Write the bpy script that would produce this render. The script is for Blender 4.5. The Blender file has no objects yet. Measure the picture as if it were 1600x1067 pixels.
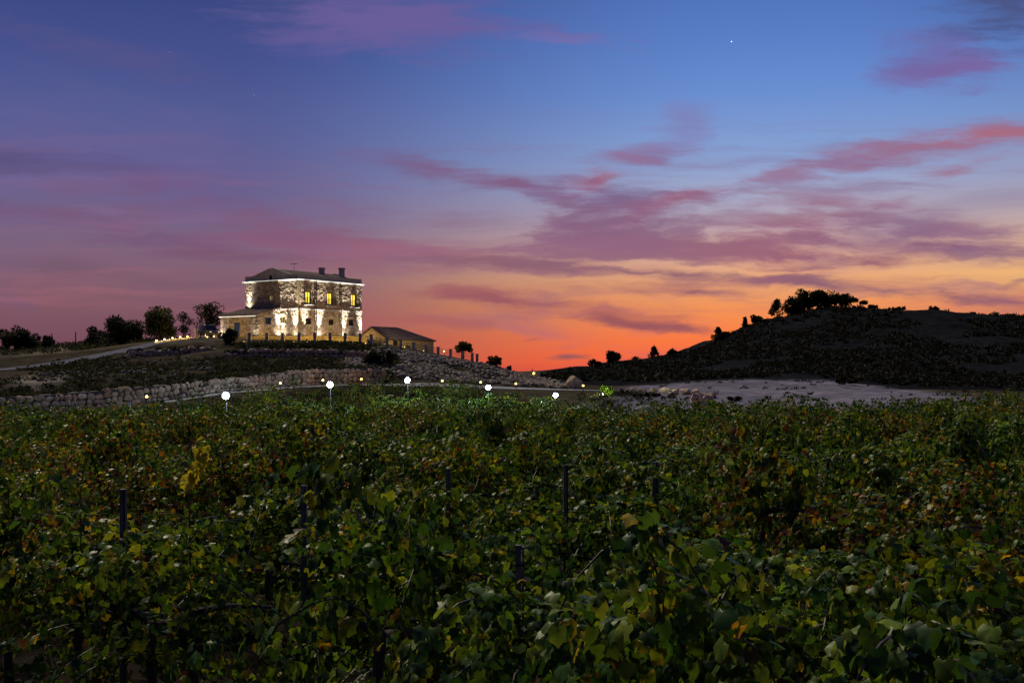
import bpy, bmesh, math, random
import numpy as np
from mathutils import Vector, Matrix, Euler

random.seed(7)
rng = np.random.default_rng(7)
SC = bpy.context.scene
COL = SC.collection
F = 2000.0            # focal length in pixels of the 1600 px wide photograph (45 mm lens)
EYE = 2.9             # eye height above the vineyard soil
HOR = 585.0           # horizon line of the photograph


def at(px, py, Y):
    return Vector(((px - 800) / F * Y, Y, EYE + (HOR - py) / F * Y))


def srgb(r, g, b):
    def f(c):
        c /= 255.0
        return c / 12.92 if c <= 0.04045 else ((c + 0.055) / 1.055) ** 2.4
    return (f(r), f(g), f(b), 1.0)


# ------------------------------------------------------------------ camera
cam = bpy.data.cameras.new('camera')
cam.sensor_width = 36
cam.lens = 45
cam.shift_y = (HOR - 533.5) / 1600
cam.clip_start = 0.1
cam.clip_end = 6000
camo = bpy.data.objects.new('camera', cam)
camo.location = (0, 0, EYE)
camo.rotation_euler = (math.pi / 2, 0, 0)
COL.objects.link(camo)
SC.camera = camo

# ------------------------------------------------------------------ exposure and sampling
SC.view_settings.view_transform = 'Standard'
SC.view_settings.look = 'None'
SC.view_settings.exposure = 0.0
SC.view_settings.gamma = 1.0
SC.view_settings.use_curve_mapping = False
SC.cycles.use_denoising = True
SC.cycles.max_bounces = 6
SC.cycles.diffuse_bounces = 3
SC.cycles.glossy_bounces = 2
SC.cycles.transmission_bounces = 3
SC.cycles.sample_clamp_indirect = 4.0
SC.cycles.caustics_reflective = False
SC.cycles.caustics_refractive = False

# ------------------------------------------------------------------ world: dusk sky
world = bpy.data.worlds.new('World')
SC.world = world
world.use_nodes = True
WT = world.node_tree
WT.nodes.clear()


class Nodes:
    def __init__(self, tree):
        self.t = tree

    def new(self, kind, **kw):
        n = self.t.nodes.new(kind)
        for k, v in kw.items():
            setattr(n, k, v)
        return n

    def put(self, sock, v):
        if hasattr(v, 'is_linked') or isinstance(v, bpy.types.NodeSocket):
            self.t.links.new(v, sock)
        else:
            sock.default_value = v

    def m(self, op, a, b=0.0, clamp=False):
        n = self.new('ShaderNodeMath', operation=op, use_clamp=clamp)
        self.put(n.inputs[0], a)
        self.put(n.inputs[1], b)
        return n.outputs[0]

    def rng(self, v, a, b, c=0.0, d=1.0, smooth=True):
        n = self.new('ShaderNodeMapRange', interpolation_type='SMOOTHSTEP' if smooth else 'LINEAR')
        for i, x in enumerate((v, a, b, c, d)):
            self.put(n.inputs[i], x)
        return n.outputs[0]

    def mix(self, f, a, b, blend='MIX'):
        n = self.new('ShaderNodeMix', data_type='RGBA', blend_type=blend)
        self.put(n.inputs[0], f)
        self.put(n.inputs[6], a)
        self.put(n.inputs[7], b)
        return n.outputs[2]

    def xyz(self, x, y, z=0.0):
        n = self.new('ShaderNodeCombineXYZ')
        for i, v in enumerate((x, y, z)):
            self.put(n.inputs[i], v)
        return n.outputs[0]

    def noise(self, vec, scale, detail=5.0, rough=0.55, dist=0.0):
        n = self.new('ShaderNodeTexNoise')
        self.put(n.inputs['Vector'], vec)
        n.inputs['Scale'].default_value = scale
        n.inputs['Detail'].default_value = detail
        n.inputs['Roughness'].default_value = rough
        n.inputs['Distortion'].default_value = dist
        return n

    def ramp(self, fac, stops, interp='LINEAR'):
        n = self.new('ShaderNodeValToRGB')
        n.color_ramp.interpolation = interp
        els = n.color_ramp.elements
        while len(els) < len(stops):
            els.new(0.5)
        for e, (p, c) in zip(els, sorted(stops, key=lambda s: s[0])):
            e.position = p
            e.color = c
        self.put(n.inputs[0], fac)
        return n.outputs[0]


W = Nodes(WT)
tc = W.new('ShaderNodeTexCoord')
sep = W.new('ShaderNodeSeparateXYZ')
WT.links.new(tc.outputs['Generated'], sep.inputs[0])
dx, dy, dz = sep.outputs
el = W.m('MULTIPLY', W.m('ARCSINE', dz), 57.2958)
az = W.m('MULTIPLY', W.m('ARCTAN2', dx, dy), 57.2958)


def elev(py):
    return math.degrees(math.atan((HOR - py) / F))


def sky_ramp(rows):
    return W.ramp(W.m('DIVIDE', el, 20.0, True), [(max(0, elev(py)) / 20.0, srgb(*c)) for py, c in rows])


glow_side = sky_ramp([(-100, (66, 102, 176)), (0, (72, 112, 188)), (65, (82, 122, 197)), (150, (98, 138, 208)), (250, (132, 160, 210)),
                      (300, (156, 165, 200)), (350, (182, 164, 178)), (400, (218, 168, 146)), (440, (232, 162, 110)),
                      (480, (243, 144, 74)), (530, (251, 114, 44)), (565, (250, 94, 28)), (585, (234, 76, 42))])
left_side = sky_ramp([(-100, (42, 58, 118)), (0, (50, 66, 128)), (100, (62, 76, 140)), (200, (80, 88, 148)), (300, (100, 92, 142)),
                      (380, (120, 96, 126)), (430, (128, 92, 112)), (480, (127, 84, 100)), (540, (114, 72, 88)), (585, (98, 62, 80))])
right_side = sky_ramp([(-100, (54, 76, 140)), (0, (62, 88, 156)), (100, (82, 116, 184)), (200, (112, 142, 198)), (300, (152, 154, 186)),
                       (350, (190, 168, 168)), (400, (228, 178, 134)), (440, (240, 180, 106)), (480, (212, 130, 100)),
                       (530, (170, 92, 84)), (585, (140, 74, 76))])
far_side = sky_ramp([(-100, (26, 34, 68)), (100, (28, 36, 68)), (300, (32, 36, 64)), (430, (34, 34, 56)), (585, (22, 24, 42))])
w_left = W.rng(W.m('ADD', az, W.rng(el, 3.5, 0.0, 0.0, 2.5)), 10.5, -13.0)
w_right = W.rng(az, 13.0, 25.0)
base = W.mix(w_left, glow_side, left_side)
base = W.mix(w_right, base, right_side)
w_far = W.rng(W.m('ABSOLUTE', W.m('SUBTRACT', az, 5.0)), 50.0, 140.0)
base = W.mix(w_far, base, far_side)
base = W.mix(W.rng(el, 15.0, 75.0), base, srgb(48, 70, 136))

# clouds: long streaks at their own bearings, torn by noise
front = W.m('MAXIMUM', dy, 0.05)
U = W.m('MULTIPLY', W.m('DIVIDE', dx, front), F)
V = W.m('MULTIPLY', W.m('DIVIDE', dz, front), F)
wv = W.noise(W.xyz(W.m('MULTIPLY', U, 1 / 420), W.m('MULTIPLY', V, 1 / 105), 3.1), 1.0, 5.0, 0.6)
ws = W.new('ShaderNodeSeparateColor')
WT.links.new(wv.outputs['Color'], ws.inputs[0])
U2 = W.m('ADD', U, W.m('MULTIPLY', W.m('SUBTRACT', ws.outputs[0], 0.5), 120.0))
V2 = W.m('ADD', V, W.m('MULTIPLY', W.m('SUBTRACT', ws.outputs[1], 0.5), 34.0))
wv2 = W.noise(W.xyz(W.m('MULTIPLY', U2, 1 / 120), W.m('MULTIPLY', V2, 1 / 48), 5.5), 1.0, 4.0, 0.6)
ws2 = W.new('ShaderNodeSeparateColor')
WT.links.new(wv2.outputs['Color'], ws2.inputs[0])
U2 = W.m('ADD', U2, W.m('MULTIPLY', W.m('SUBTRACT', ws2.outputs[0], 0.5), 80.0))
V2 = W.m('ADD', V2, W.m('MULTIPLY', W.m('SUBTRACT', ws2.outputs[1], 0.5), 26.0))
uv2 = W.xyz(U2, V2, 0.0)
fine = W.noise(W.xyz(W.m('MULTIPLY', U2, 1 / 150), W.m('MULTIPLY', V2, 1 / 24), 7.7), 1.0, 6.0, 0.6).outputs['Fac']
fine = W.rng(fine, 0.30, 0.66)
coarse = W.noise(W.xyz(W.m('MULTIPLY', U2, 1 / 260), W.m('MULTIPLY', V2, 1 / 60), 1.7), 1.0, 3.0, 0.5).outputs['Fac']
coarse = W.rng(coarse, 0.30, 0.64)
tear = W.m('MULTIPLY', W.m('SUBTRACT', W.m('ADD', W.m('MULTIPLY', fine, 0.6), W.m('MULTIPLY', coarse, 0.4)), 0.5), 0.75)
STREAKS = [
    # px, py, half length, half height, tilt, colour, opacity
    (590, 30, 330, 52, -5, (102, 86, 158), .75), (890, 66, 130, 14, -4, (125, 98, 168), .6), (170, 80, 240, 30, -14, (82, 76, 140), .5),
    (1500, 108, 130, 34, 9, (118, 92, 164), .8), (1470, 75, 120, 40, 5, (105, 98, 172), .6), (1590, 20, 150, 60, 0, (66, 80, 138), .8),
    (60, 255, 240, 26, -4, (86, 70, 124), .7), (250, 292, 230, 24, -9, (112, 78, 128), .65), (190, 358, 360, 34, -11, (118, 76, 118), .8),
    (440, 375, 250, 32, -7, (140, 82, 118), .85), (350, 395, 220, 16, -6, (120, 76, 108), .6), (620, 395, 200, 15, -3, (158, 92, 118), .7),
    (640, 255, 160, 22, -12, (112, 90, 142), .6), (790, 288, 190, 20, -13, (128, 88, 132), .8), (700, 345, 130, 14, 0, (140, 100, 130), .45),
    (1000, 248, 95, 22, 6, (134, 106, 158), .7), (930, 282, 95, 24, 20, (172, 92, 118), .85), (965, 318, 150, 48, -6, (116, 92, 142), .95),
    (1055, 312, 120, 28, 14, (168, 96, 126), .75), (985, 345, 130, 34, 22, (170, 92, 118), .8), (915, 355, 120, 52, 10, (138, 96, 132), .9),
    (1010, 380, 250, 34, -4, (146, 90, 122), .95), (1180, 397, 230, 26, -3, (172, 100, 112), .8), (1065, 195, 70, 30, 10, (126, 112, 176), .4),
    (1270, 358, 190, 34, 2, (160, 94, 124), .9), (1330, 322, 190, 18, -2, (156, 102, 134), .7), (1450, 384, 270, 26, -5, (142, 88, 118), .95),
    (1500, 365, 200, 16, -3, (160, 108, 132), .6), (1360, 408, 190, 14, 0, (150, 84, 108), .7), (1230, 270, 140, 20, 10, (150, 112, 152), .7),
    (1400, 238, 280, 28, 9, (150, 108, 148), .85), (1530, 212, 150, 16, 7, (172, 98, 124), .85), (1490, 268, 110, 14, 14, (160, 108, 140), .6),
    (850, 412, 270, 10, -1, (150, 94, 112), .8), (1020, 428, 420, 11, -3, (140, 88, 108), .9), (1260, 447, 260, 13, -4, (140, 88, 110), .9),
    (1080, 456, 220, 16, -2, (160, 92, 100), .8), (1560, 476, 240, 22, -2, (146, 86, 106), .9), (1600, 440, 60, 7, 15, (160, 106, 108), .7),
    (790, 472, 180, 17, -5, (158, 78, 92), .75), (960, 492, 200, 10, -3, (190, 96, 86), .6), (1010, 508, 140, 9, -5, (160, 78, 86), .85),
    (700, 500, 160, 14, -2, (176, 84, 84), .5), (832, 525, 22, 4, 0, (176, 82, 84), .8), (886, 558, 36, 7, 4, (160, 82, 84), .95),
    (1450, 440, 160, 9, -2, (220, 150, 104), .5), (560, 420, 220, 18, -2, (150, 92, 112), .5),
]
STREAKS += [(1000, 345, 190, 60, 8, (128, 92, 134), .6), (1090, 385, 260, 30, -2, (150, 92, 120), .6), (240, 330, 300, 40, -9, (120, 84, 122), .6), (120, 420, 260, 22, -6, (112, 80, 104), .5), (520, 330, 180, 22, -10, (124, 92, 132), .55), (940, 400, 200, 18, -2, (150, 96, 120), .6), (1130, 350, 160, 22, 4, (150, 108, 136), .5), (1330, 300, 200, 18, 4, (150, 118, 150), .5), (1420, 350, 200, 22, -4, (150, 100, 128), .6)]
sky = base
for px, py, a, b, tilt, c, op in STREAKS:
    mp = W.new('ShaderNodeMapping', vector_type='TEXTURE')
    WT.links.new(uv2, mp.inputs[0])
    mp.inputs['Location'].default_value = (px - 800, HOR - py, 0)
    mp.inputs['Rotation'].default_value = (0, 0, math.radians(tilt))
    mp.inputs['Scale'].default_value = (a * 1.45, b * 1.75, 1)
    ln = W.new('ShaderNodeVectorMath', operation='LENGTH')
    WT.links.new(mp.outputs[0], ln.inputs[0])
    mask = W.rng(W.m('ADD', W.rng(ln.outputs['Value'], 1.0, 0.0, 0.0, 1.1, False), tear), 0.385, 1.22, 0.0, min(1.0, op * 1.28))
    g_ = sum(c) / 3
    sky = W.mix(mask, sky, srgb(*[q + (g_ - q) * .12 for q in c]))
# thin striations between the streaks
band = W.m('MULTIPLY', W.rng(el, 1.0, 4.0), W.rng(el, 13.0, 7.0))
stri = W.noise(W.xyz(W.m('MULTIPLY', U2, 1 / 460), W.m('MULTIPLY', V2, 1 / 26), 11.2), 1.0, 6.0, 0.62).outputs['Fac']
sky = W.mix(W.m('MULTIPLY', W.rng(stri, 0.46, 0.72, 0.0, 0.55), band), sky, W.mix(W.rng(el, 3.0, 8.0), srgb(164, 98, 112), srgb(128, 98, 140)))
# thin cloud everywhere else above
plane = W.xyz(W.m('DIVIDE', dx, W.m('ADD', W.m('MAXIMUM', dz, 0.0), 0.15)), W.m('DIVIDE', dy, W.m('ADD', W.m('MAXIMUM', dz, 0.0), 0.15)), 0.3)
veil = W.noise(plane, 0.9, 5.0, 0.6, 0.6).outputs['Fac']
sky = W.mix(W.rng(veil, 0.50, 0.75, 0.0, 0.35), sky, srgb(104, 92, 146))
# the planets and stars out at dusk
for px, py, size, gain in ((1143, 65.5, 0.00050, 2.2), (265, 82, 0.00036, 0.35), (397, 148.5, 0.00036, 0.5), (290, 188, .00034, .2), (1231, 82, .00034, .2), (787, 237, .00034, .2)):
    d = (at(px, py, 1.0) - Vector((0, 0, EYE))).normalized()
    dist = W.new('ShaderNodeVectorMath', operation='DISTANCE')
    WT.links.new(tc.outputs['Generated'], dist.inputs[0])
    dist.inputs[1].default_value = d
    sky = W.mix(W.rng(dist.outputs['Value'], size, size * 0.3, 0.0, 1.0), sky, (gain, gain * 1.02, gain * 1.1, 1))
below = W.rng(el, -0.1, -2.0)
sky = W.mix(below, sky, (0.012, 0.011, 0.014, 1))
hs = W.new('ShaderNodeHueSaturation')
hs.inputs['Saturation'].default_value = 0.97
WT.links.new(sky, hs.inputs['Color'])
bg = W.new('ShaderNodeBackground')
WT.links.new(hs.outputs[0], bg.inputs[0])
bg.inputs[1].default_value = 1.0
nish = W.new('ShaderNodeTexSky', sky_type='NISHITA')
nish.sun_disc = False
nish.sun_elevation = math.radians(-4.0)
nish.sun_rotation = math.radians(8.0)
bg2 = W.new('ShaderNodeBackground')
WT.links.new(nish.outputs[0], bg2.inputs[0])
bg2.inputs[1].default_value = 0.05
add = W.new('ShaderNodeAddShader')
WT.links.new(bg.outputs[0], add.inputs[0])
WT.links.new(bg2.outputs[0], add.inputs[1])
wo = W.new('ShaderNodeOutputWorld')
WT.links.new(add.outputs[0], wo.inputs[0])

# ------------------------------------------------------------------ the one sun lamp: added fill to brighten the vines after sunset
sl = bpy.data.lights.new('fill_sun', 'SUN')
sl.energy = 2.9
sl.angle = math.radians(12)
sl.color = (1.0, 0.89, 0.66)
so = bpy.data.objects.new('fill_sun', sl)
# added fill light, aimed from the upper left of the sky ahead
so.rotation_euler = Vector((0.42, -0.58, -0.70)).to_track_quat('-Z', 'Y').to_euler()
so.location = (0, 0, 60)
COL.objects.link(so)


# ------------------------------------------------------------------ materials
def material(name, color=(0.5, 0.5, 0.5), rough=0.7, metal=0.0, noise=None, attr=None, objrand=0.0, bump=None, spec=0.5, emit=None, estr=0.0):
    mt = bpy.data.materials.new(name)
    mt.use_nodes = True
    t = mt.node_tree
    N = Nodes(t)
    b = t.nodes['Principled BSDF']
    b.inputs['Roughness'].default_value = rough
    b.inputs['Metallic'].default_value = metal
    b.inputs['Specular IOR Level'].default_value = spec
    if emit:
        b.inputs['Emission Color'].default_value = (*emit, 1)
        b.inputs['Emission Strength'].default_value = estr
    c = (*color, 1)
    if attr:
        an = N.new('ShaderNodeAttribute', attribute_name=attr)
        c = an.outputs['Color']
    tcn = N.new('ShaderNodeTexCoord')
    if noise:
        scale, lo, hi = noise
        nz = N.noise(tcn.outputs['Object'], scale, 6.0, 0.62)
        k = N.rng(nz.outputs['Fac'], 0.3, 0.7, lo, hi)
        c = N.mix(1.0, c, N.xyz(k, k, k), 'MULTIPLY')
    if objrand:
        oi = N.new('ShaderNodeObjectInfo')
        k = N.rng(oi.outputs['Random'], 0, 1, 1 - objrand, 1 + objrand, False)
        k2 = N.m('MULTIPLY', k, N.rng(N.m('FRACT', N.m('MULTIPLY', oi.outputs['Random'], 17.3)), 0, 1, 0.86, 1.08, False))
        c = N.mix(1.0, c, N.xyz(k, k2, k2), 'MULTIPLY')
    N.put(b.inputs['Base Color'], c)
    if bump:
        bs, bd = bump
        nz2 = N.noise(tcn.outputs['Object'], bs, 8.0, 0.65)
        bp = N.new('ShaderNodeBump')
        bp.inputs['Distance'].default_value = bd
        bp.inputs['Strength'].default_value = 1.0
        t.links.new(nz2.outputs['Fac'], bp.inputs['Height'])
        t.links.new(bp.outputs[0], b.inputs['Normal'])
    return mt


def leaf_material(name, attr, tint=0.25, under=(0.085, 0.110, 0.040), rough=0.40, trans=0.3, underf=0.25):
    mt = bpy.data.materials.new(name)
    mt.use_nodes = True
    t = mt.node_tree
    N = Nodes(t)
    b = t.nodes['Principled BSDF']
    out = t.nodes['Material Output']
    an = N.new('ShaderNodeAttribute', attribute_name=attr)
    oi = N.new('ShaderNodeObjectInfo')
    geo = N.new('ShaderNodeNewGeometry')
    k = N.rng(oi.outputs['Random'], 0, 1, 1 - tint, 1 + tint, False)
    k2 = N.rng(N.m('FRACT', N.m('MULTIPLY', oi.outputs['Random'], 23.7)), 0, 1, 0.9, 1.1, False)
    c = N.mix(1.0, an.outputs['Color'], N.xyz(N.m('MULTIPLY', k, k2), k, k), 'MULTIPLY')
    tcn = N.new('ShaderNodeTexCoord')
    nz = N.noise(tcn.outputs['Object'], 38.0, 3.0, 0.6)
    kk = N.rng(nz.outputs['Fac'], 0.3, 0.7, 0.72, 1.28)
    c = N.mix(1.0, c, N.xyz(kk, kk, kk), 'MULTIPLY')
    cu = N.mix(N.m('MULTIPLY', geo.outputs['Backfacing'], underf), c, (*under, 1))
    N.put(b.inputs['Base Color'], cu)
    b.inputs['Roughness'].default_value = rough
    b.inputs['Specular IOR Level'].default_value = 0.09
    tr = N.new('ShaderNodeBsdfTranslucent')
    N.put(tr.inputs['Color'], N.mix(1.0, c, (1.8, 1.7, 0.7, 1), 'MULTIPLY'))
    ms = N.new('ShaderNodeMixShader')
    ms.inputs[0].default_value = trans
    t.links.new(b.outputs[0], ms.inputs[1])
    t.links.new(tr.outputs[0], ms.inputs[2])
    t.links.new(ms.outputs[0], out.inputs['Surface'])
    return mt


M = {}
M['vine_leaf'] = leaf_material('vine_leaf', 'leafcol')
M['tree_leaf'] = leaf_material('tree_leaf', 'leafcol', 0.15, (0.03, 0.034, 0.024), 0.8, 0.15)
M['bark'] = material('bark', (0.07, 0.05, 0.035), 0.9, noise=(14, 0.6, 1.4), bump=(30, 0.02))
M['cane'] = material('cane', (0.045, 0.028, 0.018), 0.6, noise=(20, 0.7, 1.3))
M['post_metal'] = material('post_metal', (0.13, 0.115, 0.125), 0.55, 0.35, noise=(9, 0.65, 1.2))
M['wood_post'] = material('wood_post', (0.10, 0.075, 0.055), 0.9, noise=(12, 0.6, 1.3))
M['ground'] = material('ground', attr='gcol', rough=0.95, noise=(0.55, 0.62, 1.38), bump=(2.2, 0.12), spec=0.0)
M['path'] = material('path', (0.21, 0.21, 0.23), 0.9, noise=(1.3, 0.75, 1.15), bump=(18, 0.01), spec=0.2)
M['drive'] = material('drive', (0.13, 0.13, 0.15), 0.95, noise=(1.1, 0.7, 1.2), bump=(14, 0.015), spec=0.0)
M['boulder'] = material('boulder', (0.50, 0.36, 0.24), 0.92, noise=(2.6, 0.62, 1.25), objrand=0.30, bump=(7, 0.06), spec=0.2)
M['rubble'] = material('rubble', attr='gcol', rough=0.92, noise=(2.2, 0.65, 1.3), bump=(6, 0.05), spec=0.2)
M['core'] = material('core', (0.07, 0.058, 0.046), 0.95, noise=(3, 0.6, 1.3))
M['masonry'] = material('masonry', attr='gcol', rough=0.9, noise=(7, 0.68, 1.25), bump=(16, 0.02), spec=0.2)
M['plaster'] = material('plaster', (0.40, 0.37, 0.36), 0.9, noise=(1.2, 0.82, 1.1), bump=(25, 0.006), spec=0.2)
M['cream'] = material('cream', (0.46, 0.36, 0.22), 0.9, noise=(1.6, 0.75, 1.15), bump=(12, 0.012), spec=0.2)
M['white'] = material('white', (0.30, 0.29, 0.27), 0.7, noise=(3, 0.9, 1.05))
M['tile'] = material('tile', (0.17, 0.115, 0.09), 0.85, noise=(3.5, 0.55, 1.4), spec=0.2)
M['iron'] = material('iron', (0.03, 0.03, 0.033), 0.55, 0.6, noise=(10, 0.8, 1.2))
M['brown'] = material('brown', (0.06, 0.04, 0.03), 0.6, noise=(6, 0.7, 1.2))
M['blue'] = material('blue', (0.02, 0.05, 0.20), 0.5, noise=(6, 0.8, 1.2))
M['dark_glass'] = material('dark_glass', (0.012, 0.013, 0.018), 0.12, spec=.25)
M['lit_glass'] = material('lit_glass', (0.3, 0.22, 0.06), 0.2, emit=(1.0, 0.70, 0.07), estr=1.8)
M['dim_glass'] = material('dim_glass', (0.3, 0.22, 0.06), 0.2, emit=(1.0, 0.8, 0.3), estr=0.30)
M['led'] = material('led', (0.8, 0.8, 0.8), 0.4, emit=(1.0, 0.97, 0.86), estr=1.1)
M['flood'] = material('flood', (0.8, 0.8, 0.8), 0.3, emit=(0.72, 0.88, 1.0), estr=120.0)
M['bulb'] = material('bulb', (0.8, 0.7, 0.4), 0.4, emit=(1.0, 0.72, 0.18), estr=4.0)
M['bulb_white'] = material('bulb_white', (0.8, 0.8, 0.7), 0.4, emit=(1.0, 0.96, 0.82), estr=8.0)
M['orange_bulb'] = material('orange_bulb', (0.8, 0.6, 0.3), 0.4, emit=(1.0, 0.55, 0.12), estr=5.0)
M['car_paint'] = material('car_paint', (0.014, 0.015, 0.02), 0.25, 0.2, noise=(5, 0.9, 1.1))
M['tyre'] = material('tyre', (0.02, 0.02, 0.02), 0.85)
M['rim'] = material('rim', (0.45, 0.45, 0.47), 0.3, 0.9)
M['tail'] = material('tail', (0.25, 0.01, 0.01), 0.25)
M['headlamp'] = material('headlamp', (0.6, 0.6, 0.62), 0.15)


# ------------------------------------------------------------------ mesh helpers
class MB:
    """collects shapes and links them as ONE mesh object"""

    def __init__(self):
        self.v, self.f = [], []

    def add(self, v, f):
        o = len(self.v)
        self.v += [tuple(p) for p in v]
        self.f += [tuple(i + o for i in q) for q in f]
        return self

    def box(self, x0, y0, z0, x1, y1, z1):
        v = [(x0, y0, z0), (x1, y0, z0), (x1, y1, z0), (x0, y1, z0), (x0, y0, z1), (x1, y0, z1), (x1, y1, z1), (x0, y1, z1)]
        return self.add(v, [(3, 2, 1, 0), (4, 5, 6, 7), (0, 1, 5, 4), (1, 2, 6, 5), (2, 3, 7, 6), (3, 0, 4, 7)])

    def tube(self, pts, radii, n=6, caps=True):
        pts = [Vector(p) for p in pts]
        v, f = [], []
        for i, p in enumerate(pts):
            d = (pts[min(i + 1, len(pts) - 1)] - pts[max(i - 1, 0)])
            d = d.normalized() if d.length > 1e-9 else Vector((0, 0, 1))
            a = d.cross(Vector((0.31, 0.95, 0.07)))
            if a.length < 0.1:
                a = d.cross(Vector((1, 0, 0)))
            a.normalize()
            b = d.cross(a)
            r = radii[i] if hasattr(radii, '__len__') else radii
            for k in range(n):
                t = 2 * math.pi * k / n
                v.append(p + (a * math.cos(t) + b * math.sin(t)) * r)
        for i in range(len(pts) - 1):
            for k in range(n):
                f.append((i * n + k, i * n + (k + 1) % n, (i + 1) * n + (k + 1) % n, (i + 1) * n + k))
        if caps:
            f.append(tuple(range(n - 1, -1, -1)))
            f.append(tuple((len(pts) - 1) * n + k for k in range(n)))
        return self.add(v, f)

    def prism(self, poly, axis, a, b):
        """extrude a 2D polygon; axis 'x': poly is (y,z); 'y': (x,z); 'z': (x,y)"""
        def p3(q, t):
            return {'x': (t, q[0], q[1]), 'y': (q[0], t, q[1]), 'z': (q[0], q[1], t)}[axis]
        n = len(poly)
        v = [p3(q, a) for q in poly] + [p3(q, b) for q in poly]
        f = [tuple(range(n - 1, -1, -1)), tuple(range(n, 2 * n))] + [(i, (i + 1) % n, n + (i + 1) % n, n + i) for i in range(n)]
        return self.add(v, f)

    def lathe(self, prof, n=12, c=(0, 0, 0), M3=None):
        v, f = [], []
        for r, z in prof:
            for k in range(n):
                t = 2 * math.pi * k / n
                p = Vector((r * math.cos(t), r * math.sin(t), z))
                if M3 is not None:
                    p = M3 @ p
                v.append(p + Vector(c))
        for i in range(len(prof) - 1):
            for k in range(n):
                f.append((i * n + k, i * n + (k + 1) % n, (i + 1) * n + (k + 1) % n, (i + 1) * n + k))
        f.append(tuple(range(n - 1, -1, -1)))
        f.append(tuple((len(prof) - 1) * n + k for k in range(n)))
        return self.add(v, f)

    def build(self, name, mat, parent=None, smooth=False, bevel=0.0):
        me = bpy.data.meshes.new(name)
        me.from_pydata(self.v, [], self.f)
        bm = bmesh.new()
        bm.from_mesh(me)
        bmesh.ops.recalc_face_normals(bm, faces=bm.faces)
        if bevel:
            bmesh.ops.bevel(bm, geom=list(bm.edges), offset=bevel, segments=1, affect='EDGES', clamp_overlap=True)
        bm.to_mesh(me)
        bm.free()
        if smooth:
            me.shade_smooth()
        return link(name, me, mat, parent)


def link(name, me, mat=None, parent=None, loc=None):
    o = bpy.data.objects.new(name, me)
    if mat is not None and len(me.materials) == 0:
        me.materials.append(mat)
    if parent is not None:
        o.parent = parent
    if loc is not None:
        o.location = loc
    COL.objects.link(o)
    return o


def tag(o, label=None, cat=None, group=None, kind=None):
    for k, v in (('label', label), ('category', cat), ('group', group), ('kind', kind)):
        if v:
            o[k] = v
    return o


def thing(name, label, cat, loc=(0, 0, 0), rz=0.0, group=None):
    o = bpy.data.objects.new(name, None)
    o.empty_display_size = 0.3
    o.location = loc
    o.rotation_euler = (0, 0, rz)
    COL.objects.link(o)
    return tag(o, label, cat, group)


def copy_tree(o, parent=None):
    c = o.copy()
    COL.objects.link(c)
    if parent is not None:
        c.parent = parent
    for ch in list(o.children):
        copy_tree(ch, c)
    return c


def lamp(parent, loc, watts, color, radius=0.05, kind='POINT', aim=None, size=60, blend=0.6):
    l = bpy.data.lights.new('lamp_light', kind)
    l.energy = watts
    l.color = color
    l.shadow_soft_size = radius
    if kind == 'SPOT':
        l.spot_size = math.radians(size)
        l.spot_blend = blend
    o = bpy.data.objects.new('lamp_light', l)
    o.parent = parent
    o.location = loc
    if aim is not None:
        o.rotation_euler = Vector(aim).to_track_quat('-Z', 'Y').to_euler()
    COL.objects.link(o)
    return o


def np_mesh(name, verts, tris, cols=None, attr='gcol', smooth=False, quads=False):
    """fast mesh from numpy arrays, faces all tris (or all quads)"""
    k = 4 if quads else 3
    me = bpy.data.meshes.new(name)
    nv, nf = len(verts), len(tris)
    me.vertices.add(nv)
    me.vertices.foreach_set('co', np.ascontiguousarray(verts, dtype=np.float32).ravel())
    me.loops.add(nf * k)
    me.polygons.add(nf)
    me.loops.foreach_set('vertex_index', np.ascontiguousarray(tris, dtype=np.int32).ravel())
    me.polygons.foreach_set('loop_start', np.arange(0, nf * k, k, dtype=np.int32))
    if smooth:
        me.polygons.foreach_set('use_smooth', np.ones(nf, dtype=bool))
    me.update(calc_edges=True)
    me.validate()
    if cols is not None:
        a = me.color_attributes.new(attr, 'FLOAT_COLOR', 'POINT')
        c4 = np.ones((nv, 4), dtype=np.float32)
        c4[:, :3] = cols
        a.data.foreach_set('color', c4.ravel())
    return me


def vnoise(x, y, seed=0):
    """smooth value noise, vectorised"""
    xi, yi = np.floor(x).astype(np.int64), np.floor(y).astype(np.int64)
    fx, fy = x - xi, y - yi
    fx, fy = fx * fx * (3 - 2 * fx), fy * fy * (3 - 2 * fy)

    def h(a, b):
        n = (a * 374761393 + b * 668265263 + seed * 974711) & 0x7fffffff
        n = ((n ^ (n >> 13)) * 1274126177) & 0x7fffffff
        return ((n ^ (n >> 16)) & 0xffff) / 65535.0
    return (h(xi, yi) * (1 - fx) + h(xi + 1, yi) * fx) * (1 - fy) + (h(xi, yi + 1) * (1 - fx) + h(xi + 1, yi + 1) * fx) * fy


def fbm(x, y, seed=0, oct=4):
    s, a, t = 0, 0.5, 0
    for i in range(oct):
        s = s + a * vnoise(x * 2 ** i, y * 2 ** i, seed + i * 7)
        t += a
        a *= 0.5
    return s / t


# ------------------------------------------------------------------ terrain
HB = EYE + 5.2 - 0.0        # level of the house terrace
CTRL = []


def G(px, py, Y):
    p = at(px, py, Y)
    CTRL.append((p.x, p.y, p.z))


def CAN(px, py, Y, h=1.90):
    p = at(px, py, Y)
    CTRL.append((p.x, p.y, p.z - h))


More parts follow.
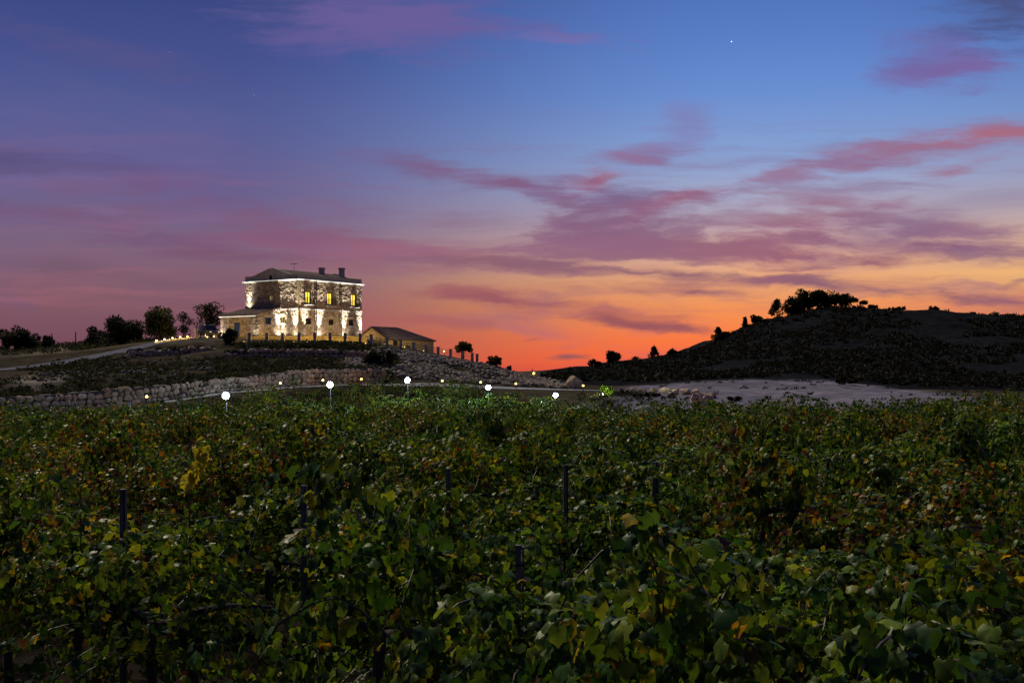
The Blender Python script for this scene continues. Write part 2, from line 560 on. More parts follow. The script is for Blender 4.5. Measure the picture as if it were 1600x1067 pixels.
for x in (-45, -20, 0, 20, 45):
    CTRL += [(x, -12, 0.05), (x, 5, 0.0), (x * 1.2, 25, -0.2)]
for px, za, zb in ((-300, -.55, -1.2), (100, -.62, -1.25), (400, -.66, -1.4), (800, -.62, -1.3), (1200, -.45, -.8), (1600, -.3, -.55), (2000, -.2, -.4)):
    CTRL += [((px - 800) / F * 50, 50, za), ((px - 800) / F * 78, 78, zb)]
for px, py in ((-400, 649), (-100, 649), (100, 648), (300, 652), (500, 657), (640, 657), (800, 650), (950, 640), (1100, 634), (1300, 629), (1500, 624), (1800, 620)):
    CAN(px, py, 100)
for px, py, Y in ((380, 626, 118), (500, 636, 118), (640, 638, 118), (800, 638, 118), (480, 612, 128), (560, 612, 131), (640, 604, 134), (720, 606, 134), (800, 614, 132), (870, 626, 124)):
    CAN(px, py, Y)
for q in ((-60, 644, 107), (0, 642, 108), (140, 634, 111), (230, 626, 114), (330, 613, 121), (430, 607, 131), (520, 603, 139), (600, 600, 144), (700, 602, 146), (800, 607, 147), (900, 610, 149), (1000, 612, 150)):
    G(*q)
# the bank behind the lower wall
for q in ((-100, 620, 112), (0, 618, 113), (100, 611, 115), (170, 605, 117.5), (230, 600, 120), (330, 594, 127.5), (430, 583, 137.5), (520, 575, 145)):
    G(*q)
# driveway
for q in ((-200, 590, 140), (0, 579, 150), (70, 571, 155), (135, 560, 162), (225, 541, 172), (245, 536, 175), (290, 533, 179), (330, 531, 182), (260, 530, 186), (310, 528.5, 188)):
    G(*q)
# bank between wall and terrace
for q in ((100, 590, 130), (20, 596, 128), (200, 577, 144), (260, 561, 160), (330, 560, 160), (330, 545, 167), (450, 563, 157), (450, 548, 161), (540, 563, 158), (540, 549, 162),
          (390, 538, 169), (480, 538, 169), (560, 538, 170), (620, 560, 163), (620, 583, 152), (700, 577, 165), (700, 592, 152), (770, 585, 165), (830, 596, 165), (830, 592, 195),
          (850, 591, 240), (800, 583, 190), (770, 571, 186), (880, 600, 180)):
    G(*q)
for q in ((376, 537, 171), (480, 537, 171), (572, 537, 172), (605, 541, 173.5), (647, 549, 175), (685, 556, 177), (722, 562, 179), (745, 566, 181)):
    G(*q)
for q in ((-43, 178), (-36, 178), (-30, 178), (-26, 181), (-43, 200), (-34, 200), (-24, 200), (-34, 188), (-50, 190), (-22, 192)):
    CTRL.append((q[0], q[1], HB - 0.05))
CTRL += [(-14, 196, HB - 1.6), (-12, 204, HB - 1.8), (-18, 210, HB - .6), (-40, 225, HB - .6), (-20, 240, HB - 2.5), (-60, 235, HB - .8)]
for q in ((0, 547, 225), (100, 543, 220), (180, 536, 212), (-250, 552, 225), (60, 556, 185), (120, 549, 190), (180, 540, 190)):
    G(*q)
for x in (-160, -80, -20):
    CTRL.append((x, 420, 3.0))
# pale earth field and the right-hand hill
for q in ((985, 614, 140), (990, 605, 165), (1050, 597, 180), (1130, 594, 186), (1250, 594, 190), (1330, 600, 188), (1440, 606, 184), (1600, 611, 178), (1060, 628, 120), (1200, 633, 118),
          (1400, 630, 114), (1600, 626, 112), (1800, 622, 112), (1300, 612, 150), (1500, 618, 145), (950, 618, 125), (930, 606, 165)):
    G(*q)
for q in ((870, 598, 215), (950, 596, 210), (1050, 590, 198), (1250, 582, 205), (1440, 590, 205), (1600, 600, 200), (1800, 604, 195)):
    G(*q)
CREST = ((862, 586, 262), (900, 577, 275), (950, 569, 290), (1000, 563, 300), (1050, 557, 310), (1100, 544, 316), (1125, 531, 320), (1165, 513, 325), (1205, 497, 330), (1250, 486, 335),
         (1330, 481, 335), (1400, 484, 335), (1500, 489, 330), (1600, 497, 325), (1700, 506, 320), (1900, 530, 310))
for q in CREST:
    G(*q)
    p = at(*q)
    CTRL.append((p.x * 1.28, p.y * 1.28, min(p.z * 0.55, p.z - 2)))
CTRL = np.array(CTRL)
_d = np.sqrt(((CTRL[:, None, :2] - CTRL[None, :, :2]) ** 2).sum(-1))
_n = len(CTRL)
_A = np.zeros((_n + 3, _n + 3))
_A[:_n, :_n] = _d - 0.35 * np.eye(_n)
_A[:_n, _n] = 1
_A[:_n, _n + 1:] = CTRL[:, :2]
_A[_n, :_n] = 1
_A[_n + 1:, :_n] = CTRL[:, :2].T
_w = np.linalg.solve(_A, np.concatenate([CTRL[:, 2], np.zeros(3)]))
STEP = 1.6
GX = np.arange(-150, 200 + STEP, STEP)
GY = np.arange(-14, 430 + STEP, STEP)
gx, gy = np.meshgrid(GX, GY)
P = np.stack([gx.ravel(), gy.ravel()], 1)
gz = np.zeros(len(P))
for i in range(0, len(P), 8000):
    q = P[i:i + 8000]
    dd = np.sqrt(((q[:, None] - CTRL[None, :, :2]) ** 2).sum(-1))
    gz[i:i + 8000] = dd @ _w[:_n] + _w[_n] + q @ _w[_n + 1:]
gz = gz.reshape(gx.shape)
gpx = 800 + F * gx / np.maximum(gy, 1)


def wall_line(rows):
    """rows: px, Y, py of foot, py of top -> x, y, foot z, top z"""
    out = []
    for px, Y, pb, pt in rows:
        a, b = at(px, pb, Y), at(px, pt, Y)
        out.append((a.x, a.y, a.z - .15, b.z))
    return out


WALLS = {
    'lower': wall_line([(-110, 110.6, 651, 628), (-70, 111.5, 649, 625), (0, 112.4, 645, 619.5), (100, 114, 640, 613.5), (170, 116.3, 635, 607.5), (230, 119, 629, 602.5), (330, 126, 614, 595.5), (430, 136, 605, 582.5), (520, 143.5, 601, 575), (600, 148, 600, 573)]),
    'drive': wall_line([(205, 164, 560, 548), (245, 165.5, 566, 545), (275, 166.5, 568, 543), (305, 168, 560, 542), (335, 169.5, 550, 542)]),
    'terrace': wall_line([(350, 161, 563, 549), (400, 161.5, 563, 546), (470, 162, 563, 546), (540, 162.5, 564, 548), (590, 163.5, 567, 551)]),
}
for wl, (fr_, bk_) in zip(WALLS.values(), ((3.5, 7.0), (2.0, 4.0), (2.5, 5.0))):
    bd = np.full(gx.shape, 1e9)
    sd_ = np.zeros(gx.shape)
    zf = np.zeros(gx.shape)
    zt_ = np.zeros(gx.shape)
    endf = np.zeros(gx.shape)
    for i, (a, b) in enumerate(zip(wl, wl[1:])):
        ex, ey = b[0] - a[0], b[1] - a[1]
        L2 = ex * ex + ey * ey
        tt = ((gx - a[0]) * ex + (gy - a[1]) * ey) / L2
        tc_ = np.clip(tt, 0, 1)
        dd = np.hypot(gx - a[0] - tc_ * ex, gy - a[1] - tc_ * ey)
        sg = np.sign(ex * (gy - a[1]) - ey * (gx - a[0]))      # positive = behind (left of direction)
        m = dd < bd
        over = np.where((i == 0) & (tt < 0), -tt, 0) + np.where((i == len(wl) - 2) & (tt > 1), tt - 1, 0)
        bd = np.where(m, dd, bd)
        sd_ = np.where(m, dd * sg, sd_)
        zf = np.where(m, a[2] + tc_ * (b[2] - a[2]), zf)
        zt_ = np.where(m, a[3] + tc_ * (b[3] - a[3]), zt_)
        endf = np.where(m, over * math.sqrt(L2), endf)
    fade = np.clip(1 - endf / 2.5, 0, 1)
    wf = np.clip((fr_ + 1.5 - np.abs(sd_ - .2)) / 1.5, 0, 1) * (sd_ < 1.3) * fade
    gz = gz * (1 - wf) + np.minimum(gz, zf + .10) * wf
    wb = np.clip((bk_ - sd_) / (bk_ - 2.6), 0, 1) * (sd_ >= 1.3) * fade
    gz = gz * (1 - wb) + (zt_ - .12) * wb
gz = gz + np.clip((gy - 108) / 12, 0, 1) * np.clip((gpx - 980) / 60, 0, 1) * np.clip((205 - gy) / 15, 0, 1) * (fbm(gx / 7, gy / 10, 61) - .5) * 1.1
hill_w = np.clip((gy - 200) / 30, 0, 1) * np.clip((gpx - 850) / 60, 0, 1)
gz = gz + hill_w * (fbm(gx / 9, gy / 9, 3) - .5) * 2.2


def gz_at(x, y):
    x, y = np.asarray(x, float), np.asarray(y, float)
    i = np.clip((x - GX[0]) / STEP, 0, len(GX) - 1.001)
    j = np.clip((y - GY[0]) / STEP, 0, len(GY) - 1.001)
    a, b = i.astype(int), j.astype(int)
    u, v = i - a, j - b
    return (gz[b, a] * (1 - u) + gz[b, a + 1] * u) * (1 - v) + (gz[b + 1, a] * (1 - u) + gz[b + 1, a + 1] * u) * v


def on(px, Y, dz=0.0):
    x = (px - 800) / F * Y
    return Vector((x, Y, float(gz_at(x, Y)) + dz))


FAR_P = [-400, 0, 140, 230, 330, 430, 520, 600, 700, 800, 870, 920, 980, 1100, 2200]
FAR_Y = [103, 104.5, 107, 111, 119, 129, 136.5, 141, 142.5, 139, 124.5, 114, 105, 103, 103]


def far_edge(px):
    return np.interp(px, FAR_P, FAR_Y)


# ground colours
soil = np.array([.022, .017, .013])
dry = np.array([.105, .088, .062])
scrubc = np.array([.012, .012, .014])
sand = np.array([.172, .156, .198])
gcol = np.tile(dry, (gx.size, 1)).reshape(*gx.shape, 3)
nz = fbm(gx / 5, gy / 5, 11)[..., None]
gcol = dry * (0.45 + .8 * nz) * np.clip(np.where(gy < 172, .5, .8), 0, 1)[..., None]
isv = (gy < far_edge(gpx))[..., None]
gcol = np.where(isv, soil * (0.7 + .6 * nz), gcol)
# pale field region in bearing and distance
gyj = gy + (fbm(gx / 6, gy / 6, 88) - .5) * 16
fld = (np.interp(gpx, [960, 985, 1050, 1130, 1250, 1340, 1440, 1500, 1700], [104, 166, 182, 188, 192, 186, 166, 124, 96]) > gyj) & (gy > far_edge(gpx) + 4) & (gpx > 960)
fw = np.where(fld, 1.0, 0.0)
hillm = ((gpx > 850) & (gy > 172) & ~fld)
for _ in range(2):
    fw[1:-1, 1:-1] = (fw[1:-1, 1:-1] * 2 + fw[:-2, 1:-1] + fw[2:, 1:-1] + fw[1:-1, :-2] + fw[1:-1, 2:]) / 6
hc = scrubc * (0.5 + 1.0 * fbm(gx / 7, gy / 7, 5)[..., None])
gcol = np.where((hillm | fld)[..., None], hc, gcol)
gcol = gcol * (1 - fw[..., None]) + sand * (0.45 + .6 * fbm(gx / 5, gy / 9, 21)[..., None] + .5 * (fbm(gx / 16, gy / 3.2, 23)[..., None] - .3)) * fw[..., None]
scree = np.clip(1.3 - np.sqrt(((gpx - 60) / 55) ** 2 + ((gy - 128) / 9) ** 2), 0, 1)[..., None]
gcol = gcol * (1 - scree * .8) + np.array([.26, .22, .19]) * scree * .8
meadow = (np.clip((gpx - 20) / 60, 0, 1) * np.clip((240 - gpx) / 60, 0, 1) * np.clip((gy - 178) / 6, 0, 1) * np.clip((215 - gy) / 10, 0, 1))[..., None]
gcol = gcol * (1 - meadow) + np.array([.17, .135, .085]) * (.6 + .8 * nz) * meadow
nxs = len(GX)
jj, ii = np.meshgrid(np.arange(len(GY) - 1), np.arange(nxs - 1), indexing='ij')
a0 = (jj * nxs + ii).ravel()
quads = np.stack([a0, a0 + 1, a0 + nxs + 1, a0 + nxs], 1)
V3 = np.stack([gx.ravel(), gy.ravel(), gz.ravel()], 1)
C3 = gcol.reshape(-1, 3)
cell_f = fld[:-1, :-1].ravel()
cell_h = hillm[:-1, :-1].ravel()
cell_v = isv[:-1, :-1, 0].ravel()


def sub_terrain(name, mask):
    q = quads[mask]
    used, inv = np.unique(q.ravel(), return_inverse=True)
    me = np_mesh(name, V3[used], inv.reshape(-1, 4), C3[used], smooth=True, quads=True)
    return tag(link(name, me, M['ground']), kind='structure')


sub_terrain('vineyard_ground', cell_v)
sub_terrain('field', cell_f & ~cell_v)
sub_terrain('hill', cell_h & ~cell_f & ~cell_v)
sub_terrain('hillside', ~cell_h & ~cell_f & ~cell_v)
# land out to the horizon (sunk under the modelled ground)
v, f, c = [], [], []
rings = [(150, -6.0), (430, -6.0), (900, -7), (2000, -8), (4500, -9)]
for r, z in rings:
    for k in range(48):
        t = 2 * math.pi * k / 48
        v.append((r * math.cos(t), 120 + r * math.sin(t), z - (8 if r < 440 else 0)))
        c.append((.05, .045, .035))
for i in range(len(rings) - 1):
    for k in range(48):
        f.append((i * 48 + k, i * 48 + (k + 1) % 48, (i + 1) * 48 + (k + 1) % 48, (i + 1) * 48 + k))
tag(link('land', np_mesh('land', np.array(v), np.array(f), np.array(c), quads=True), M['ground']), kind='structure')
# far ridge seen through the gap between the two hills
v, f = [], []
xs = np.linspace(700, 960, 40)
for i, px in enumerate(xs):
    top = 586.3 - 2.6 * math.exp(-((px - 822) / 22) ** 2) + 2.5 * float(vnoise(np.array(px / 13.0), np.array(0.0), 4)) + .02 * abs(px - 825)
    a = at(px, top, 1300)
    v += [(a.x, 1300, a.z), (a.x * .985, 1250, -9), (a.x * 1.03, 1360, -9)]
for i in range(len(xs) - 1):
    f += [(i * 3, i * 3 + 1, i * 3 + 4, i * 3 + 3), (i * 3 + 2, i * 3, i * 3 + 3, i * 3 + 5)]
mh = MB().add(v, f)
M['far_land'] = material('far_land', (.12, .13, .16), 1.0, noise=(.02, .8, 1.2))
tag(mh.build('far_hills', M['far_land'], smooth=True), kind='structure')


# ------------------------------------------------------------------ strips of path and drive
def resample(pts, step):
    pts = [Vector((p[0], p[1], 0)) for p in pts]
    out = []
    for a, b in zip(pts, pts[1:]):
        n = max(1, int((b - a).length / step))
        out += [a.lerp(b, i / n) for i in range(n)]
    return out + [pts[-1]]


def strip(name, line, width, mat, lift=0.07, across=4):
    ln = resample(line, 1.2)
    for _ in range(6):
        ln = [ln[0]] + [(ln[i - 1] + ln[i] * 2 + ln[i + 1]) / 4 for i in range(1, len(ln) - 1)] + [ln[-1]]
    v, f = [], []
    for i, p in enumerate(ln):
        d = (ln[min(i + 1, len(ln) - 1)] - ln[max(i - 1, 0)]).normalized()
        nrm = Vector((-d.y, d.x, 0))
        for k in range(across + 1):
            q = p + nrm * width * (k / across - .5)
            v.append((q.x, q.y, float(gz_at(q.x, q.y)) + lift))
    for i in range(len(ln) - 1):
        for k in range(across):
            a = i * (across + 1) + k
            f.append((a, a + 1, a + across + 2, a + across + 1))
    return tag(MB().add(v, f).build(name, mat, smooth=True), kind='structure')


def gp(px, Y):
    return ((px - 800) / F * Y, Y)


strip('path', [gp(-80, 109.2), gp(0, 110.4), gp(140, 113.2), gp(230, 117), gp(330, 124), gp(430, 133.6), gp(520, 141), gp(600, 144), gp(700, 146), gp(800, 147), gp(900, 149), gp(985, 150)], 2.3, M['path'])
strip('driveway', [gp(-160, 142), gp(0, 150), gp(70, 155), gp(135, 162), gp(225, 172), gp(262, 178), gp(300, 182), gp(335, 184), gp(352, 184)], 3.3, M['drive'])

# ------------------------------------------------------------------ stones
STONES = []
for k in range(14):
    bm = bmesh.new()
    r = np.random.default_rng(100 + k)
    for i in range(22):
        p = r.normal(size=3)
        p /= np.abs(p ** 4).sum() ** .25       # rounded-box shape
        p *= r.uniform(.82, 1.06)
        bm.verts.new(tuple(p * (.5, .5, .5)))
    bmesh.ops.convex_hull(bm, input=bm.verts)
    for vv in [x for x in bm.verts if not x.link_faces]:
        bm.verts.remove(vv)
    bmesh.ops.recalc_face_normals(bm, faces=bm.faces)
    me = bpy.data.meshes.new('stone')
    bm.to_mesh(me)
    bm.free()
    me.materials.append(M['boulder'])
    STONES.append(me)


def poly_at(line, s):
    for a, b in zip(line, line[1:]):
        L = math.hypot(b[0] - a[0], b[1] - a[1])
        if s <= L:
            t = s / L
            return [a[i] + (b[i] - a[i]) * t for i in range(len(a))], ((b[0] - a[0]) / L, (b[1] - a[1]) / L)
        s -= L
    return list(b), ((b[0] - a[0]) / L, (b[1] - a[1]) / L)


def line_len(line):
    return sum(math.hypot(b[0] - a[0], b[1] - a[1]) for a, b in zip(line, line[1:]))


def stone_wall(name, label, cat, line, size, max_parts=300, seed=1, lean=.18, cap_jitter=.12, group=None):
    o = line[0]
    base = Vector((o[0], o[1], o[2]))
    T = thing(name, label, cat, base, group=group)
    r = random.Random(seed)
    L = line_len(line)
    stones = []
    # courses of uneven stones
    h = 0.0
    Hmax = max(p[3] - p[2] for p in line)
    course = 0
    while h < Hmax:
        ch = size * r.uniform(.72, .95)
        s = -r.uniform(0, size)
        while s < L:
            w = size * r.uniform(.65, 1.45)
            if r.random() < .12:
                w *= 1.35
            sc = min(max(s + w / 2, 0), L)
            q, d = poly_at(line, sc)
            H = q[3] - q[2]
            hh = ch * r.uniform(.85, 1.2)
            zc = h + ch / 2 + r.uniform(-.12, .12) * size
            if zc + hh * .35 < H + cap_jitter * size:
                nrm = (d[1], -d[0])
                if nrm[1] > 0:
                    nrm = (-nrm[0], -nrm[1])
                off = -lean * zc + r.uniform(-.05, .07)
                stones.append((q[0] + nrm[0] * off, q[1] + nrm[1] * off, q[2] + zc, w * 1.12, size * r.uniform(.7, .95), hh * 1.20, math.atan2(d[1], d[0]) + r.uniform(-.12, .12), r.uniform(-.2, .2)))
            s += w
        h += ch
        course += 1
    # core behind the stones
    v, f = [], []
    n = max(2, int(L / 1.0))
    for i in range(n + 1):
        q, d = poly_at(line, L * i / n)
        nrm = (d[1], -d[0])
        if nrm[1] > 0:
            nrm = (-nrm[0], -nrm[1])
        H = q[3] - q[2] - .18 * size
        for off, z in ((-.02, -.4), (-.02 - lean * H, H), (-2.9, H + .06), (-3.0, -.6)):
            v.append((q[0] + nrm[0] * off - base.x, q[1] + nrm[1] * off - base.y, q[2] + z - base.z))
    for i in range(n):
        for k in range(4):
            f.append((i * 4 + k, i * 4 + (k + 1) % 4, i * 4 + 4 + (k + 1) % 4, i * 4 + 4 + k))
    MB().add(v, f).build('core', M['core'], T)
    # nearest stones are parts of their own
    stones.sort(key=lambda q: math.hypot(q[0], q[1]))
    for q in stones[:max_parts]:
        ob = bpy.data.objects.new('stone', STONES[r.randrange(len(STONES))])
        ob.parent = T
        ob.location = (q[0] - base.x, q[1] - base.y, q[2] - base.z)
        ob.scale = (q[3], q[4], q[5])
        ob.rotation_euler = (r.uniform(-.15, .15), q[7], q[6] + (math.pi if r.random() < .5 else 0))
        COL.objects.link(ob)
    rest = stones[max_parts:]
    if rest:
        me = stones_mesh('rubble', [(q[0] - base.x, q[1] - base.y, q[2] - base.z, q[3], q[4], q[5], q[6]) for q in rest], r)
        tag(link('rubble', me, M['rubble'], T), kind='stuff')
    return T


STONE_NP = []
for me in STONES:
    vv = np.zeros(len(me.vertices) * 3)
    me.vertices.foreach_get('co', vv)
    ff = [tuple(p.vertices) for p in me.polygons]
    tri = np.array([q for p in ff for q in [(p[0], p[i], p[i + 1]) for i in range(1, len(p) - 1)]])
    STONE_NP.append((vv.reshape(-1, 3), tri))


def stones_mesh(name, rows, r, tone=(.38, .32, .26)):
    vs, ts, cs, o = [], [], [], 0
    for x, y, z, sx, sy, sz, rz in rows:
        v, t = STONE_NP[r.randrange(len(STONE_NP))]
        R = np.array(Euler((r.uniform(-.5, .5), r.uniform(-.5, .5), rz)).to_matrix())
        w = (v * (sx, sy, sz)) @ R.T + (x, y, z)
        vs.append(w)
        ts.append(t + o)
        o += len(w)
        k = r.uniform(.55, 1.25)
        cs.append(np.tile(np.array(tone) * k * (1, r.uniform(.9, 1.04), r.uniform(.84, 1.06)), (len(w), 1)))
    return np_mesh(name, np.concatenate(vs), np.concatenate(ts), np.concatenate(cs))


stone_wall('boulder_wall', 'long retaining wall of rounded pale boulders along the path below the bank', 'stone wall', WALLS['lower'], .60, 300, 3)
stone_wall('stone_wall', 'short wall of pale boulders holding up the driveway bend', 'stone wall', WALLS['drive'], .72, 140, 5)
stone_wall('terrace_wall', 'rough dark stone wall under the hedge below the villa fence', 'stone wall', WALLS['terrace'], .62, 300, 9)

# rubble bank under the fence on the right flank of the mound
r = random.Random(12)
rows = []
for i in range(5200):
    px = r.uniform(540, 905)
    lo = np.interp(px, [540, 600, 700, 800, 905], [147, 149, 149, 150, 152])
    hi = np.interp(px, [540, 600, 650, 745, 760, 800, 905], [163, 170, 173, 179, 184, 180, 166])
    Y = r.uniform(lo, hi)
    p = on(px, Y)
    dens = float(fbm(np.array(p.x / 3.0), np.array(p.y / 3.0), 31))
    if dens < .40:
        continue
    s = r.uniform(.25, .62) * (1.5 if r.random() < .06 else 1)
    rows.append((p.x, p.y, p.z + .05, s * 1.2, s, s * .85, r.uniform(0, 6.3)))
tag(link('rubble_bank', stones_mesh('rubble_bank', rows, r, (.20, .16, .13)), M['rubble']), 'loose rubble stones covering the bank below the fence', 'rubble', kind='stuff')

# loose stones on the left bank
rows = []
for i in range(500):
    px, Y = r.uniform(40, 330), r.uniform(124, 164)
    p = on(px, Y)
    if fbm(np.array(p.x / 4.0), np.array(p.y / 5.0), 77) < .55:
        continue
    q = r.uniform(.22, .6)
    rows.append((p.x, p.y, p.z + .05, q * 1.2, q, q * .8, r.uniform(0, 6.3)))
tag(link('loose_stones', stones_mesh('loose_stones', rows, r, (.13, .11, .10)), M['rubble']), 'loose pale stones scattered over the bank below the driveway', 'stones', kind='stuff')


# big single stones
def boulder(name, px, Y, size, label, k, group=None, rz=0.3, lift=.3):
    p = on(px, Y)
    o = bpy.data.objects.new(name, STONES[k])
    o.location = p + Vector((0, 0, size[2] * lift))
    o.scale = size
    o.rotation_euler = (0.05, 0.08, rz)
    COL.objects.link(o)
    return tag(o, label, 'boulder', group)


boulder('boulder', 897, 153, (2.0, 1.6, 1.9), 'lone tall pale boulder at the end of the rubble bank', 3)
for i, (px, Y, w, h) in enumerate(((985, 146, 1.1, .6), (1003, 143, 1.3, .55), (1022, 141, 1.0, .6), (1040, 138, 1.5, .7), (1058, 134, 1.2, .6), (1073, 131, 1.6, .8), (1086, 128, .9, .9), (1098, 124, 1.3, .7),
                                   (1107, 121, 1.1, 1.0), (1088, 118, 1.4, 1.3), (1102, 116, .9, 1.2), (1118, 116, 1.3, 1.0), (1130, 114, 1.4, .7), (1050, 130, 1.0, .5), (1112, 126, 1.0, .6))):
    boulder('stone_block', px, Y, (w, w * .8, h), 'pale stone block lying in the heap between vineyard and bare field', i % 14, 'stone blocks heaped by the bare field', r.uniform(-.6, .6), .35)

# ------------------------------------------------------------------ the villa
RX, RY = math.cos(math.radians(55.05)), math.sin(math.radians(55.05))
CX, CY = -30.9, 185.0
house = thing('villa', 'two storey stone villa with white lit cornice and glowing tall windows on the mound', 'villa', (CX, CY, HB), math.radians(55.05))
LEN, DEP = 13.7, 10.95
AX, AY0, AY1 = -4.83, 3.6, 11.0


def lx(px, y=0.0):       # local x on the line y for an image column
    m = (px - 800) / F
    return (m * (CY + RX * y) - CX + RY * y) / (RX - RY * m)


def ly(px, x=0.0):       # local y on the line x
    m = (px - 800) / F
    return (m * (CY + RY * x) - CX - RX * x) / (-RY - RX * m)


def lh(py, x, y):
    return (HOR - py) / F * (CY + RY * x + RX * y) + EYE - HB


def masonry_sheet(name, p0, d, length, out, top, parent, holes=(), cw=.46, chh=.27, step=.10, amp=.075, seed=1, z0=-.3, tone=(.41, .34, .25)):
    """a wall face of uneven stones, real relief; top: function of s"""
    r = np.random.default_rng(seed)
    tmax = max(top(0), top(length), top(length / 2))
    ns, nh = int(length / step) + 1, int((tmax - z0) / step) + 1
    s = np.linspace(0, length, ns)
    h = np.linspace(z0, tmax, nh)
    S, H = np.meshgrid(s, h)
    # stones: jittered brick lattice
    rowi = np.floor((H - z0) / chh).astype(int)
    best = np.full(S.shape, 1e9)
    second = np.full(S.shape, 1e9)
    bid = np.zeros(S.shape, int)
    ncx = int(length / cw) + 4
    jit = r.uniform(-.34, .34, (int((tmax - z0) / chh) + 4, ncx, 2))
    for dr in (-1, 0, 1):
        for dc in (-1, 0, 1):
            rr = np.clip(rowi + dr, 0, jit.shape[0] - 1)
            offx = (rr % 2) * .5
            ci = np.clip(np.floor(S / cw + offx).astype(int) + dc, 0, ncx - 1)
            cx = (ci + .5 - offx + jit[rr, ci, 0]) * cw
            cz = z0 + (rr + .5 + jit[rr, ci, 1]) * chh
            dd = np.sqrt(((S - cx) / cw) ** 2 + ((H - cz) / chh) ** 2)
            cid = rr * ncx + ci
            nb = dd < best
            second = np.where(nb, best, np.minimum(second, dd))
            bid = np.where(nb, cid, bid)
            best = np.where(nb, dd, best)
    edge = np.clip((second - best) / .32, 0, 1)
    k = r.uniform(0, 1, jit.shape[0] * ncx)
    tilt = r.uniform(-1, 1, jit.shape[0] * ncx)
    rel = edge ** .6 * (.35 + .65 * k[bid]) * amp + tilt[bid] * .012 - .03
    rel = rel + (fbm(S * 6, H * 6, seed) - .5) * .03
    T = np.array([[top(x) for x in s]])
    Hc = np.minimum(H, T)
    X = p0[0] + d[0] * S + out[0] * rel
    Y = p0[1] + d[1] * S + out[1] * rel
    k2 = r.uniform(.62, 1.28, len(k))
    warm = r.uniform(.82, 1.05, (len(k), 2))
    col = np.array(tone) * k2[bid][..., None]
    col[..., 1] *= warm[bid][..., 0]
    col[..., 2] *= warm[bid][..., 1]
    mort = np.array((.10, .082, .06))
    e3 = np.clip(edge * 1.6, 0, 1)[..., None]
    col = col * e3 + mort * (1 - e3)
    a, b = np.meshgrid(np.arange(nh - 1), np.arange(ns - 1), indexing='ij')
    sc = (s[:-1] + s[1:])[b] / 2
    hcn = (h[:-1] + h[1:])[a] / 2
    keep = h[:-1][a] < T[0][b] - .001
    for (h0, h1, w0, w1) in holes:
        keep &= ~((sc > h0) & (sc < h1) & (hcn > w0) & (hcn < w1))
    i0 = (a * ns + b)[keep]
    q = np.stack([i0, i0 + 1, i0 + ns + 1, i0 + ns], 1)
    vv = np.stack([X.ravel(), Y.ravel(), Hc.ravel()], 1)
    used, inv = np.unique(q.ravel(), return_inverse=True)
    me = np_mesh(name, vv[used], inv.reshape(-1, 4), col.reshape(-1, 3)[used], quads=True)
    o = link(name, me, M['masonry'], parent)
    return o


HC = 8.30       # underside of the cornice
holesR, holesL, holesE, holesA = [], [], [], []


def frame_for(face, s0):
    """local point and axes on a face: returns function (s, depth_in, z) -> local xyz"""
    if face == 'R':
        return lambda s, o, z: (s, o, z)
    if face == 'L':
        return lambda s, o, z: (o, s, z)
    if face == 'E':          # annex end wall, s runs from the outer corner to the house
        return lambda s, o, z: (AX + s, AY0 + o, z)
    return lambda s, o, z: (AX + o, AY0 + s, z)


def add_box(mb, fn, s0, o0, z0, s1, o1, z1):
    c = [fn(s, o, z) for z in (z0, z1) for (s, o) in ((s0, o0), (s1, o0), (s1, o1), (s0, o1))]
    mb.add(c, [(3, 2, 1, 0), (4, 5, 6, 7), (0, 1, 5, 4), (1, 2, 6, 5), (2, 3, 7, 6), (3, 0, 4, 7)])
    return mb


